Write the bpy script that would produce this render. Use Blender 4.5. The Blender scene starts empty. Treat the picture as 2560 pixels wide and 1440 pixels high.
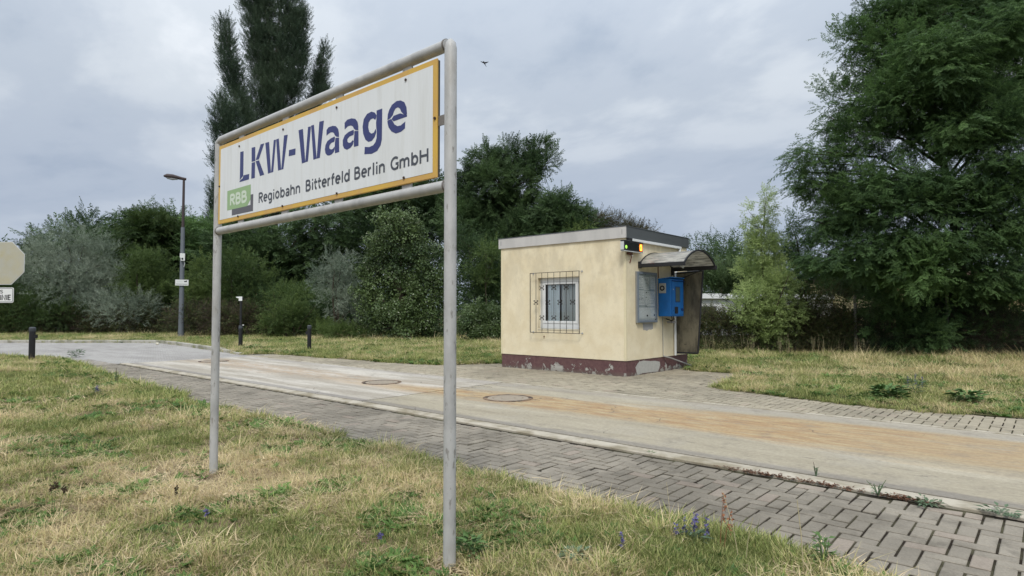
import bpy, math, random
import numpy as np
from mathutils import Matrix, Vector, noise as mnoise
R = math.radians
random.seed(7); rng = np.random.default_rng(11)
scene = bpy.context.scene
COL = scene.collection

# ------------------------------------------------------------------ camera
FPX, PITCH, ROLL, YAW, EYE = 1534.0, 0.03708, -0.00059, 0.72198, 1.5
fw = np.array([-math.sin(YAW)*math.cos(PITCH), math.cos(YAW)*math.cos(PITCH), math.sin(PITCH)])
rt0 = np.array([math.cos(YAW), math.sin(YAW), 0.0]); up0 = np.cross(rt0, fw)
rt = math.cos(ROLL)*rt0 + math.sin(ROLL)*up0; up = -math.sin(ROLL)*rt0 + math.cos(ROLL)*up0
CAM = np.array([0, 0, EYE])
cam_data = bpy.data.cameras.new('camera'); cam = bpy.data.objects.new('camera', cam_data); COL.objects.link(cam)
cam_data.sensor_width = 36; cam_data.lens = FPX/2560*36; cam_data.clip_end = 2000; cam_data.clip_start = 0.05
cam.matrix_world = Matrix([[rt[0], up[0], -fw[0], 0], [rt[1], up[1], -fw[1], 0], [rt[2], up[2], -fw[2], EYE], [0, 0, 0, 1]])
scene.camera = cam
def ray(x, y): return fw*FPX + rt*(x-1280) - up*(y-720)
def G(x, y, z=0.0): d = ray(x, y); return CAM + d*((z-EYE)/d[2])        # photo point lying on the ground
def D(x, y, dist): return CAM + ray(x, y)*(dist/FPX)                     # photo point at a known distance
def onX(x, y, X): d = ray(x, y); return CAM + d*(X/d[0])
def onY(x, y, Y): d = ray(x, y); return CAM + d*(Y/d[1])

# ------------------------------------------------------------------ world, sun, exposure
world = bpy.data.worlds.new("World"); scene.world = world; world.use_nodes = True
nt = world.node_tree; nt.nodes.clear()
def N(t, typ, **k):
    n = t.nodes.new(typ)
    for a, b in k.items(): setattr(n, a, b)
    return n
SUN_EL, SUN_AZ = R(50), R(142)      # azimuth measured clockwise from +Y
out = N(nt, 'ShaderNodeOutputWorld'); bg = N(nt, 'ShaderNodeBackground'); bg.inputs[1].default_value = 0.1
sky = N(nt, 'ShaderNodeTexSky', sky_type='NISHITA', sun_disc=False); sky.sun_elevation = SUN_EL; sky.sun_rotation = SUN_AZ
tc = N(nt, 'ShaderNodeTexCoord'); sep = N(nt, 'ShaderNodeSeparateXYZ'); nt.links.new(tc.outputs['Generated'], sep.inputs[0])
def M(op, a, b=None, c=None, t=None, clamp=False):
    t = t or nt; n = N(t, 'ShaderNodeMath', operation=op, use_clamp=clamp)
    for i, v in enumerate((a, b, c)):
        if v is None: continue
        if isinstance(v, (int, float)): n.inputs[i].default_value = v
        else: t.links.new(v, n.inputs[i])
    return n.outputs[0]
zc = M('ADD', M('MAXIMUM', sep.outputs[2], 0.0), 0.22)
cmb = N(nt, 'ShaderNodeCombineXYZ')
nt.links.new(M('DIVIDE', sep.outputs[0], zc), cmb.inputs[0]); nt.links.new(M('DIVIDE', sep.outputs[1], zc), cmb.inputs[1])
def noise_node(t, vec, scale, detail=6, rough=.55, dist=0.0, typ='FBM'):
    n = N(t, 'ShaderNodeTexNoise'); n.inputs['Scale'].default_value = scale; n.inputs['Detail'].default_value = detail
    n.inputs['Roughness'].default_value = rough; n.inputs['Distortion'].default_value = dist
    if vec is not None: t.links.new(vec, n.inputs['Vector'])
    return n.outputs['Fac']
def ramp(t, fac, stops, interp='EASE'):
    n = N(t, 'ShaderNodeValToRGB'); cr = n.color_ramp; cr.interpolation = interp
    while len(cr.elements) < len(stops): cr.elements.new(0.5)
    for e, (p, c) in zip(cr.elements, stops):
        e.position = p; e.color = (*c, 1) if len(c) == 3 else c
    t.links.new(fac, n.inputs[0]); return n.outputs[0]
def mixc(t, fac, a, b, mode='MIX'):
    n = N(t, 'ShaderNodeMix', data_type='RGBA', blend_type=mode)
    for s, v in ((0, fac), (6, a), (7, b)):
        if isinstance(v, (int, float)): n.inputs[s].default_value = v
        elif isinstance(v, tuple): n.inputs[s].default_value = (*v[:3], 1)
        else: t.links.new(v, n.inputs[s])
    return n.outputs[2]
mp = N(nt, 'ShaderNodeMapping'); mp.inputs['Rotation'].default_value = (0, 0, R(35)); mp.inputs['Scale'].default_value = (1.0, 1.3, 1)
mp.inputs['Location'].default_value = (3.1, 1.2, 0.4)
nt.links.new(cmb.outputs[0], mp.inputs[0])
c1 = noise_node(nt, mp.outputs[0], 0.75, 8, .55, .35)
c2 = noise_node(nt, mp.outputs[0], 2.6, 6, .55, .1)
cf = M('ADD', M('MULTIPLY', c1, .72), M('MULTIPLY', c2, .28))
clouds = ramp(nt, cf, [(0.35, (2.65, 3.1, 3.75)), (0.45, (3.4, 3.8, 4.35)), (0.54, (4.3, 4.65, 5.05)), (0.64, (5.6, 5.85, 6.15))])
# overcast sky brightens towards the zenith, bluer and a bit darker towards the horizon
zen = M('MULTIPLY', M('POWER', M('MAXIMUM', sep.outputs[2], 0.0), 2.2), 1.9)
cl2 = mixc(nt, M('MULTIPLY', M('SUBTRACT', 1.0, M('MULTIPLY', sep.outputs[2], 3.2), clamp=True), .75, clamp=True), clouds, (2.6, 3.05, 4.1))
vm = N(nt, 'ShaderNodeVectorMath', operation='SCALE'); nt.links.new(cl2, vm.inputs[0]); nt.links.new(M('ADD', 1.0, zen), vm.inputs['Scale'])
final = mixc(nt, 0.93, sky.outputs[0], vm.outputs[0])
nt.links.new(final, bg.inputs[0]); nt.links.new(bg.outputs[0], out.inputs[0])
sun_d = bpy.data.lights.new('sun', 'SUN'); sun_d.energy = 1.5; sun_d.angle = R(14); sun_d.color = (1.0, .95, .87)
sun_o = bpy.data.objects.new('sun', sun_d); COL.objects.link(sun_o)
sdir = Vector((math.sin(SUN_AZ)*math.cos(SUN_EL), math.cos(SUN_AZ)*math.cos(SUN_EL), math.sin(SUN_EL)))
sun_o.rotation_euler = sdir.to_track_quat('Z', 'Y').to_euler(); sun_o.location = (0, 0, 30)
vs = scene.view_settings; vs.view_transform = 'Standard'; vs.look = 'None'; vs.gamma = 1; vs.exposure = 0.5; vs.use_curve_mapping = False
scene.cycles.max_bounces = 6; scene.cycles.transparent_max_bounces = 8

# ------------------------------------------------------------------ materials
def lin(r, g, b): return tuple(((c/255)/12.92 if c/255 <= .04045 else ((c/255+.055)/1.055)**2.4) for c in (r, g, b))
MATS = {}
def mat(name, col, rough=.7, metal=0.0, spec=.3, var=0.0, vscale=3.0, bump=0.0, bscale=40.0, col2=None, c2t=(.45, .62), c2scale=1.5, stretch=(1, 1, 1), rnd=0.0, emit=None, estr=0):
    if name in MATS: return MATS[name]
    m = bpy.data.materials.new(name); m.use_nodes = True; t = m.node_tree
    p = t.nodes['Principled BSDF']; p.inputs['Roughness'].default_value = rough; p.inputs['Metallic'].default_value = metal
    p.inputs['Specular IOR Level'].default_value = spec; p.inputs['Base Color'].default_value = (*col, 1)
    geo = N(t, 'ShaderNodeNewGeometry'); mpn = N(t, 'ShaderNodeMapping'); mpn.inputs['Scale'].default_value = stretch
    t.links.new(geo.outputs['Position'], mpn.inputs[0]); vec = mpn.outputs[0]
    c = None
    if col2 is not None:
        f = ramp(t, noise_node(t, vec, c2scale, 7, .6, .3), [(c2t[0], (0, 0, 0)), (c2t[1], (1, 1, 1))], 'LINEAR')
        c = mixc(t, f, tuple(col), tuple(col2))
    if var > 0:
        f = M('ADD', M('MULTIPLY', noise_node(t, vec, vscale, 8, .65), 2*var), 1-var, t=t)
        v = N(t, 'ShaderNodeVectorMath', operation='SCALE')
        if c is None: v.inputs[0].default_value = col
        else: t.links.new(c, v.inputs[0])
        t.links.new(f, v.inputs['Scale']); c = v.outputs[0]
    if rnd > 0:
        oi = N(t, 'ShaderNodeObjectInfo')
        f = M('ADD', M('MULTIPLY', M('FRACT', M('ADD', oi.outputs['Random'], geo.outputs['Random Per Island'], t=t), t=t), 2*rnd, t=t), 1-rnd, t=t)
        v = N(t, 'ShaderNodeVectorMath', operation='SCALE')
        if c is None: v.inputs[0].default_value = col
        else: t.links.new(c, v.inputs[0])
        t.links.new(f, v.inputs['Scale']); c = v.outputs[0]
    if c is not None: t.links.new(c, p.inputs['Base Color'])
    if bump > 0:
        b = N(t, 'ShaderNodeBump'); b.inputs['Strength'].default_value = 1.0; b.inputs['Distance'].default_value = bump
        t.links.new(noise_node(t, vec, bscale, 6, .6), b.inputs['Height']); t.links.new(b.outputs[0], p.inputs['Normal'])
    if emit:
        p.inputs['Emission Color'].default_value = (*emit, 1); p.inputs['Emission Strength'].default_value = estr
    MATS[name] = m; return m
# fix M inside mat for the two-argument calls that used the world tree
_M = M
def M(op, a, b=None, c=None, t=None, clamp=False):
    if t is None:
        for v in (a, b, c):
            if v is not None and not isinstance(v, (int, float)): t = v.id_data; break
    return _M(op, a, b, c, t, clamp)

# ------------------------------------------------------------------ mesh helpers
class MB:
    def __init__(s): s.v = []; s.f = []
    def poly(s, pts):
        b = len(s.v); s.v += [tuple(map(float, p)) for p in pts]; s.f.append(tuple(range(b, b+len(pts)))); return s
    def box(s, x0, x1, y0, y1, z0, z1, ch=0.0):
        b = len(s.v)
        if ch <= 0:
            s.v += [(x, y, z) for z in (z0, z1) for x, y in ((x0, y0), (x1, y0), (x1, y1), (x0, y1))]
            s.f += [tuple(b+i for i in q) for q in ((3, 2, 1, 0), (4, 5, 6, 7), (0, 1, 5, 4), (1, 2, 6, 5), (2, 3, 7, 6), (3, 0, 4, 7))]
        else:      # chamfered on all twelve edges
            xs, ys, zs = (x0, x1), (y0, y1), (z0, z1); idx = {}
            for i in (0, 1):
                for j in (0, 1):
                    for k in (0, 1):
                        sx, sy, sz = (1, -1)[i], (1, -1)[j], (1, -1)[k]
                        for a in range(3):
                            p = [xs[i], ys[j], zs[k]]
                            for q, sg in enumerate((sx, sy, sz)):
                                if q != a: p[q] += sg*ch
                            idx[(i, j, k, a)] = len(s.v); s.v.append(tuple(p))
            I = lambda *a: idx[a]
            for k in (0, 1):
                q = [I(0, 0, k, 2), I(1, 0, k, 2), I(1, 1, k, 2), I(0, 1, k, 2)]; s.f.append(tuple(q if k else q[::-1]))
                q = [I(0, k, 0, 1), I(1, k, 0, 1), I(1, k, 1, 1), I(0, k, 1, 1)]; s.f.append(tuple(q[::-1] if k else q))
                q = [I(k, 0, 0, 0), I(k, 1, 0, 0), I(k, 1, 1, 0), I(k, 0, 1, 0)]; s.f.append(tuple(q if k else q[::-1]))
            for a in (0, 1):
                for c in (0, 1):
                    for A, B, key in ((1, 2, 0), (0, 2, 1), (0, 1, 2)):
                        def mk(e, w):
                            ii = [0, 0, 0]; ii[key] = e; oth = [q for q in range(3) if q != key]; ii[oth[0]] = a; ii[oth[1]] = c
                            return I(ii[0], ii[1], ii[2], w)
                        s.f.append((mk(0, A), mk(1, A), mk(1, B), mk(0, B)))
            for i in (0, 1):
                for j in (0, 1):
                    for k in (0, 1): s.f.append((I(i, j, k, 0), I(i, j, k, 1), I(i, j, k, 2)))
        return s
    def tube(s, pts, rad, n=10, cap=True):
        pts = [Vector(p) for p in pts]; m = len(pts)
        rad = [rad]*m if isinstance(rad, (int, float)) else rad
        b0 = len(s.v); ref = None
        for i, p in enumerate(pts):
            d = (pts[min(i+1, m-1)]-pts[max(i-1, 0)]).normalized()
            if ref is None: ref = Vector((0, 0, 1)) if abs(d.z) < .9 else Vector((1, 0, 0))
            a = d.cross(ref).normalized(); c = a.cross(d).normalized(); ref = c
            for k in range(n):
                t = 2*math.pi*k/n; q = p + (a*math.cos(t)+c*math.sin(t))*rad[i]; s.v.append(tuple(q))
        for i in range(m-1):
            for k in range(n):
                x = b0+i*n+k; y = b0+i*n+(k+1) % n; s.f.append((x, y, y+n, x+n))
        if cap:
            s.f.append(tuple(b0+k for k in range(n))[::-1]); s.f.append(tuple(b0+(m-1)*n+k for k in range(n)))
        return s
    def prism(s, poly, axis, a0, a1):     # poly: 2-D points in the plane of the other two axes (x,y,z order)
        b = len(s.v); n = len(poly)
        for a in (a0, a1):
            for p in poly:
                q = list(p); q.insert(axis, a); s.v.append(tuple(q))
        s.f.append(tuple(b+i for i in range(n))); s.f.append(tuple(b+n+i for i in range(n))[::-1])
        for i in range(n): j = (i+1) % n; s.f.append((b+i, b+n+i, b+n+j, b+j))
        return s
    def ring(s, c, r0, r1, z0, z1, n=40):     # flat annulus with thickness, r0 < r1
        b = len(s.v)
        for z in (z0, z1):
            for r in (r0, r1):
                for k in range(n): t = 2*math.pi*k/n; s.v.append((c[0]+r*math.cos(t), c[1]+r*math.sin(t), z))
        for k in range(n):
            j = (k+1) % n; A, B, C_, D_ = b, b+n, b+2*n, b+3*n
            s.f += [(C_+k, D_+k, D_+j, C_+j), (D_+k, B+k, B+j, D_+j), (A+k, C_+k, C_+j, A+j)]
        return s
    def mesh(s, name, m, smooth=False, origin=None):
        me = bpy.data.meshes.new(name)
        vv = s.v if origin is None else [(a-origin[0], b-origin[1], c-origin[2]) for a, b, c in s.v]
        me.from_pydata(vv, [], s.f); me.update()
        import bmesh
        bm = bmesh.new(); bm.from_mesh(me); bmesh.ops.recalc_face_normals(bm, faces=bm.faces)
        ng = [f for f in bm.faces if len(f.verts) > 4]
        if ng: bmesh.ops.triangulate(bm, faces=ng)
        bm.to_mesh(me); bm.free()
        if m: me.materials.append(m)
        if smooth: me.polygons.foreach_set('use_smooth', [True]*len(me.polygons)); me.set_sharp_from_angle(angle=R(40))
        return me
    def build(s, name, m, parent=None, smooth=False, label=None):
        wp = wpos(parent) if parent else None
        o = bpy.data.objects.new(name, s.mesh(name, m, smooth, wp)); COL.objects.link(o)
        if parent: o.parent = parent
        if label: o['label'] = label
        return o
def wpos(o):
    p = Vector((0, 0, 0))
    while o: p += o.location; o = o.parent
    return p
def thing(name, label, cat, loc=(0, 0, 0), group=None):
    o = bpy.data.objects.new(name, None); COL.objects.link(o); o.location = Vector([float(x) for x in loc]); o.empty_display_size = .2
    o['label'] = label; o['category'] = cat
    if group: o['group'] = group
    return o
def tag(o, label, cat, group=None):
    o['label'] = label; o['category'] = cat
    if group: o['group'] = group
    return o
def struct(o): o['kind'] = 'structure'; return o
def inpoly(P, poly):
    x, y = P[:, 0], P[:, 1]; r = np.zeros(len(P), bool); n = len(poly)
    for i in range(n):
        x0, y0 = poly[i][:2]; x1, y1 = poly[(i+1) % n][:2]
        if y0 == y1: continue
        c = ((y0 > y) != (y1 > y)) & (x < (x1-x0)*(y-y0)/(y1-y0)+x0); r ^= c
    return r
def fbm(P, s, seed=0.0, oct=3):
    return np.array([mnoise.fractal((p[0]*s+seed, p[1]*s-seed, (p[2] if len(p) > 2 else 0)*s+seed*.37), .7, 2.1, oct) for p in P])

# ------------------------------------------------------------------ ground, lane, paving
NEAR_E = [(-40, -3), (-29, 2), (-25.7, 4.0), (-24.3, 4.8), (-23.06, 5.15), (-21.9, 5.0), (-18.5, 4.7), (-15.3, 4.43), (-11.1, 4.13), (-6.4, 4.12), (-4.2, 4.03), (-2, 4.02), (-0.94, 3.9), (1, 3.9), (5, 3.9)]
FAR_E = [(-60, -16), (-50, -8), (-42, 1.0), (-37.4, 5.8), (-34.5, 8.4), (-31.6, 10.75), (-29, 10.65), (-26.8, 10.4), (-23.5, 10.05), (-20.75, 9.7), (-20.55, 10.6), (-16.7, 10.95), (-14.1, 11.13), (-12.7, 11.5), (-11.95, 12.9), (-11.3, 13.1), (-11.0, 15.4), (-7.35, 15.4), (-6.9, 14.57), (-5.6, 14.5), (-5.15, 12.8), (-5.05, 11.65), (-4, 11.3), (-2.6, 10.95), (-1.5, 10.93), (-0.34, 11.15), (6, 11.4)]
def edge(E, x): return np.interp(x, [p[0] for p in E], [p[1] for p in E])
g_soil = mat('dry_soil', (.19, .14, .09), .95, spec=.1, var=.35, vscale=6, col2=(.14, .125, .06), c2scale=1.2, bump=.02, bscale=14)
g_far = mat('meadow_soil', (.07, .068, .03), .95, spec=.1, var=.35, vscale=4, bump=.02, bscale=14)
gm = MB().poly([(-800, -800, -.05), (800, -800, -.05), (800, 800, -.05), (-800, 800, -.05)])
struct(gm.build('ground', g_far))
def sheet(name, xs, y0, y1, ny, z, m, zedge=0.004, flip=False):
    v = []; f = []
    for i, x in enumerate(xs):
        a, b = y0(x), y1(x)
        for j in range(ny+1):
            u = (j/ny); u = 1-(1-u)**1.8 if not flip else u**1.8
            y = a+(b-a)*u; de = min(1, abs((b-y) if not flip else (y-a))/.5)
            v.append((x, y, zedge + (z+.035*mnoise.noise((x*.9, y*.9, 3.3))+.012*mnoise.noise((x*4, y*4, 1)))*de))
    for i in range(len(xs)-1):
        for j in range(ny): k = i*(ny+1)+j; f.append((k, k+ny+1, k+ny+2, k+1))
    q = MB(); q.v = v; q.f = f; return struct(q.build(name, m, smooth=True))
def wob(x, s): return .07*mnoise.noise((x*1.7, s, 0))+.05*mnoise.noise((x*6, s, 2))
sheet('lawn_soil', list(np.arange(-40, 4.01, .2)), lambda x: -14.0, lambda x: edge(NEAR_E, x)+wob(x, 1), 90, .03, g_soil)
sheet('meadow_soil', list(np.arange(-60, 12.01, .3)), lambda x: edge(FAR_E, x)+wob(x, 5), lambda x: 60.0, 70, .03, g_far, flip=True)
m_sand = mat('joint_sand', (.028, .023, .018), .95, spec=.05, var=.3, vscale=20, col2=(.085, .08, .05), c2scale=3)
struct(MB().box(-22.9, 6, 3.3, 16, -.045, -.014).build('paving_bed', m_sand))
m_road = mat('road_stone', (.40, .385, .36), .85, spec=.2, var=.22, vscale=2.0, col2=(.33, .315, .295), c2scale=.6, stretch=(.5, 1.6, 1), bump=.006, bscale=30)
# herringbone relief of the far carriageway: joints too fine to tell apart from here
t = m_road.node_tree; br = N(t, 'ShaderNodeTexBrick'); br.inputs['Scale'].default_value = 1; br.inputs['Brick Width'].default_value = .24; br.inputs['Row Height'].default_value = .12
br.inputs['Mortar Size'].default_value = .008; br.inputs['Color1'].default_value = (1, 1, 1, 1); br.inputs['Color2'].default_value = (.86, .86, .88, 1); br.inputs['Mortar'].default_value = (.5, .48, .46, 1)
gp = N(t, 'ShaderNodeNewGeometry'); mpr = N(t, 'ShaderNodeMapping'); mpr.inputs['Rotation'].default_value = (0, 0, R(90)); t.links.new(gp.outputs['Position'], mpr.inputs[0]); t.links.new(mpr.outputs[0], br.inputs['Vector'])
pr = t.nodes['Principled BSDF']; old = pr.inputs['Base Color'].links[0].from_socket; t.links.new(mixc(t, 1.0, old, br.outputs[0], 'MULTIPLY'), pr.inputs['Base Color'])
struct(MB().poly([(-70, -25, -.004), (-20.03, -2, -.004), (-20.03, 12, -.004), (-70, 16, -.004)]).build('road', m_road))

# concrete lane (truck scale deck) with sand and rust-coloured spill down its middle
def lane_mat():
    m = bpy.data.materials.new('lane_concrete'); m.use_nodes = True; t = m.node_tree; p = t.nodes['Principled BSDF']
    p.inputs['Roughness'].default_value = .85; p.inputs['Specular IOR Level'].default_value = .2
    geo = N(t, 'ShaderNodeNewGeometry'); s = N(t, 'ShaderNodeSeparateXYZ'); t.links.new(geo.outputs['Position'], s.inputs[0]); X, Y = s.outputs[0], s.outputs[1]
    st = N(t, 'ShaderNodeMapping'); st.inputs['Scale'].default_value = (.28, 2.2, 1); t.links.new(geo.outputs['Position'], st.inputs[0])
    st2 = N(t, 'ShaderNodeMapping'); st2.inputs['Scale'].default_value = (1.1, 7, 1); t.links.new(geo.outputs['Position'], st2.inputs[0])
    n1 = noise_node(t, st.outputs[0], 1.0, 8, .62, .2); n2 = noise_node(t, geo.outputs['Position'], 22, 8, .7); n3 = noise_node(t, st2.outputs[0], 1.6, 9, .7, .5)
    n4 = noise_node(t, geo.outputs['Position'], .8, 6, .6)
    base = ramp(t, n1, [(.3, (.285, .25, .185)), (.5, (.36, .32, .24)), (.7, (.44, .395, .305))])
    base = mixc(t, M('MULTIPLY', M('SUBTRACT', n4, .5, clamp=True), 2.2, clamp=True), base, (.31, .295, .27))
    # paler first slab (x < -8.68)
    left = M('LESS_THAN', X, -8.68)
    base = mixc(t, M('MULTIPLY', left, .75), base, mixc(t, ramp(t, n1, [(.42, (0, 0, 0)), (.6, (1, 1, 1))]), (.37, .335, .285), (.56, .525, .47)))
    # wheel tracks, slightly darker grey
    def band(c, w, soft, ns, amp):
        d = M('ABSOLUTE', M('SUBTRACT', M('ADD', Y, M('MULTIPLY', M('SUBTRACT', ns, .5), amp)), c))
        return M('DIVIDE', M('SUBTRACT', (w+soft) if isinstance(w, float) else M('ADD', w, soft), d), soft, clamp=True)
    base = mixc(t, M('MULTIPLY', band(6.13, .05, .10, n3, .22), .55), base, (.15, .14, .14))
    base = mixc(t, M('MULTIPLY', band(9.35, .1, .25, n3, .3), .30), base, (.30, .28, .27))
    # ochre sand spill, thins out towards the left slab
    Ykeep = Y; Y = M('SUBTRACT', Y, M('MULTIPLY', M('ADD', X, 6.0), .055)); wd = M('ADD', .40, M('MULTIPLY', M('ADD', X, 6.0), .055))
    spill = M('MULTIPLY', band(7.95, wd, .34, n1, 1.1), M('ADD', .45, M('MULTIPLY', n3, 1.05), clamp=True)); Y = Ykeep
    fade = M('MULTIPLY', M('DIVIDE', M('ADD', X, 13.0), 4.2, clamp=True), 1.0)
    och = ramp(t, n3, [(.32, (.235, .125, .055)), (.44, (.35, .22, .11)), (.56, (.41, .31, .175)), (.70, (.45, .37, .235))], 'LINEAR')
    far_right = M('DIVIDE', M('ADD', X, 2.6), 2.0, clamp=True)
    och = mixc(t, M('MULTIPLY', far_right, .5), och, (.38, .30, .19))
    st3 = N(t, 'ShaderNodeMapping'); st3.inputs['Scale'].default_value = (.55, 9, 1); t.links.new(geo.outputs['Position'], st3.inputs[0])
    n6 = noise_node(t, st3.outputs[0], 1.7, 9, .72, .8); pat = ramp(t, n6, [(.34, (.3, .3, .3)), (.46, (.9, .9, .9)), (.58, (1, 1, 1))], 'LINEAR')
    base = mixc(t, M('MULTIPLY', M('MULTIPLY', M('MULTIPLY', spill, fade), pat), 1.0), base, och)
    # brown film on the left slab
    sp2 = M('MULTIPLY', band(7.9, .35, .5, n1, 1.2), M('SUBTRACT', 1.0, fade))
    base = mixc(t, M('MULTIPLY', M('MULTIPLY', sp2, ramp(t, n3, [(.4, (0, 0, 0)), (.6, (1, 1, 1))])), .75), base, (.40, .29, .19))
    # scattered dark specks and oil spots
    n5 = noise_node(t, st2.outputs[0], 2.2, 4, .5); base = mixc(t, M('MULTIPLY', ramp(t, n5, [(.64, (0, 0, 0)), (.72, (1, 1, 1))]), .55), base, (.14, .12, .10))
    vo = N(t, 'ShaderNodeTexVoronoi', feature='DISTANCE_TO_EDGE'); vo.inputs['Scale'].default_value = .42; wv = N(t, 'ShaderNodeVectorMath', operation='ADD'); nv_ = N(t, 'ShaderNodeTexNoise'); nv_.inputs['Scale'].default_value = 1.3; nv_.inputs['Detail'].default_value = 8; t.links.new(geo.outputs['Position'], nv_.inputs['Vector'])
    t.links.new(geo.outputs['Position'], wv.inputs[0]); t.links.new(nv_.outputs['Color'], wv.inputs[1]); t.links.new(wv.outputs[0], vo.inputs['Vector'])
    base = mixc(t, M('MULTIPLY', M('LESS_THAN', vo.outputs['Distance'], .0035), ramp(t, n4, [(.5, (0, 0, 0)), (.56, (.6, .6, .6))])), base, (.10, .085, .07))
    n7 = noise_node(t, geo.outputs['Position'], 3.1, 8, .7, .4); base = mixc(t, M('MULTIPLY', ramp(t, n7, [(.5, (0, 0, 0)), (.7, (1, 1, 1))]), .45), base, (.21, .185, .15))
    v = N(t, 'ShaderNodeVectorMath', operation='SCALE'); t.links.new(base, v.inputs[0]); t.links.new(M('ADD', .55, M('MULTIPLY', n2, .82)), v.inputs['Scale'])
    t.links.new(v.outputs[0], p.inputs['Base Color'])
    b = N(t, 'ShaderNodeBump'); b.inputs['Distance'].default_value = .004; t.links.new(n2, b.inputs['Height']); t.links.new(b.outputs[0], p.inputs['Normal'])
    return m
m_lane = lane_mat()
lane = struct(MB().box(-20.02, 6, 6.05, 9.56, -.045, -.02).build('weighing_lane', m_sand))
MB().box(-20.0, -8.725, 6.07, 9.55, -.018, 0.0, .004).build('concrete_slab', m_lane, lane)
MB().box(-8.655, 5.9, 6.07, 9.55, -.018, 0.0015, .004).build('concrete_slab', m_lane, lane)
m_kerb = mat('kerb_concrete', (.44, .40, .325), .85, spec=.2, var=.2, vscale=7, col2=(.27, .235, .17), c2scale=2.5, bump=.004, bscale=50)
x = -20.0
while x < 5.5:
    L_ = 4.0; MB().box(x+.004, min(x+L_, 5.5)-.004, 5.785, 5.985, -.03, .012+.002*math.sin(x*3), .008).build('edge_strip', m_kerb, lane); x += L_
x = -20.0
while x < 5.5: MB().box(x+.004, x+4.0, 9.572, 9.645, -.03, .006, .004).build('edge_strip', m_kerb, lane); x += 4.004

def paver_mat(name, c, dark, moss, edge_y=None):
    m = bpy.data.materials.new(name); m.use_nodes = True; t = m.node_tree; p = t.nodes['Principled BSDF']
    p.inputs['Roughness'].default_value = .85; p.inputs['Specular IOR Level'].default_value = .25
    geo = N(t, 'ShaderNodeNewGeometry'); P = geo.outputs['Position']; oi = N(t, 'ShaderNodeObjectInfo')
    r = M('FRACT', M('ADD', oi.outputs['Random'], geo.outputs['Random Per Island']))
    big = noise_node(t, P, .55, 5, .6); mid = noise_node(t, P, 3.2, 7, .65); fine = noise_node(t, P, 60, 8, .75); grit = noise_node(t, P, 150, 3, .5)
    base = mixc(t, ramp(t, r, [(0, (0, 0, 0)), (1, (1, 1, 1))], 'LINEAR'), tuple(k*.90 for k in c), tuple(k*1.10 for k in c))
    base = mixc(t, M('MULTIPLY', ramp(t, big, [(.42, (0, 0, 0)), (.62, (1, 1, 1))]), .7), base, dark)
    base = mixc(t, M('MULTIPLY', ramp(t, mid, [(.48, (0, 0, 0)), (.68, (1, 1, 1))]), .55), base, tuple(k*.75 for k in dark))
    base = mixc(t, M('MULTIPLY', M('GREATER_THAN', r, .95), .22), base, (.34, .25, .21))
    if edge_y is not None:   # silt and soil washed over the verge side of the paving
        s = N(t, 'ShaderNodeSeparateXYZ'); t.links.new(P, s.inputs[0])
        f = M('DIVIDE', M('SUBTRACT', edge_y+.55, M('ADD', s.outputs[1], M('MULTIPLY', mid, .75))), .3, clamp=True)
        base = mixc(t, M('MULTIPLY', f, .75), base, moss)
    base = mixc(t, M('MULTIPLY', ramp(t, grit, [(.68, (0, 0, 0)), (.74, (1, 1, 1))]), .5), base, (.55, .52, .47))
    v = N(t, 'ShaderNodeVectorMath', operation='SCALE'); t.links.new(base, v.inputs[0]); t.links.new(M('ADD', .5, M('MULTIPLY', fine, .95)), v.inputs['Scale'])
    t.links.new(v.outputs[0], p.inputs['Base Color'])
    b = N(t, 'ShaderNodeBump'); b.inputs['Distance'].default_value = .003; t.links.new(fine, b.inputs['Height']); t.links.new(b.outputs[0], p.inputs['Normal'])
    return m
m_pav = paver_mat('paver_near', (.275, .245, .198), (.135, .12, .095), (.25, .215, .15), 4.0)
m_pav2 = paver_mat('paver_far', (.34, .30, .225), (.23, .205, .155), (.2, .19, .12))
W = .1168; GX, GY = -.648, 4.762-2*W
def block_faces(x0, x1, y0, y1, z, tilt=(0, 0)):
    g = .0076; c = .006
    x0 += g; x1 -= g; y0 += g; y1 -= g
    o = [(x0, y0), (x1, y0), (x1, y1), (x0, y1)]; n = [(x0+c, y0+c), (x1-c, y0+c), (x1-c, y1-c), (x0+c, y1-c)]
    cx, cy = (x0+x1)/2, (y0+y1)/2
    v = [(a, b, z-.03) for a, b in o]+[(a, b, z-.004+tilt[0]*(a-cx)+tilt[1]*(b-cy)) for a, b in o]+[(a, b, z+tilt[0]*(a-cx)+tilt[1]*(b-cy)) for a, b in n]
    f = [(8, 9, 10, 11)]+[(4+k, 4+(k+1) % 4, 8+(k+1) % 4, 8+k) for k in range(4)]+[(k, (k+1) % 4, 4+(k+1) % 4, 4+k) for k in range(4)]
    return v, f
def herring(xa, xb, ya, yb, keep):
    L = []
    for i in range(int((xa-GX)/W)-3, int((xb-GX)/W)+3):
        for j in range(int((ya-GY)/W)-3, int((yb-GY)/W)+3):
            k = (i+j) % 4
            if k == 0: x0, x1, y0, y1 = i, i+2, j, j+1
            elif k == 2: x0, x1, y0, y1 = i, i+1, j, j+2
            else: continue
            x0, x1, y0, y1 = GX+x0*W, GX+x1*W, GY+y0*W, GY+y1*W
            x0 = max(x0, xa); x1 = min(x1, xb); y0 = max(y0, ya); y1 = min(y1, yb)
            if x1-x0 < .03 or y1-y0 < .03 or not keep((x0+x1)/2, (y0+y1)/2): continue
            L.append((x0, x1, y0, y1))
    return L
def sees(x, y, m=.04):
    v = np.array([x, y, 0])-CAM; d = v@fw
    if d < .5: return False
    return abs(FPX*(v@rt)/d) < 1280*(1+m) and abs(FPX*(v@up)/d) < 720*(1+m)
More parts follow.
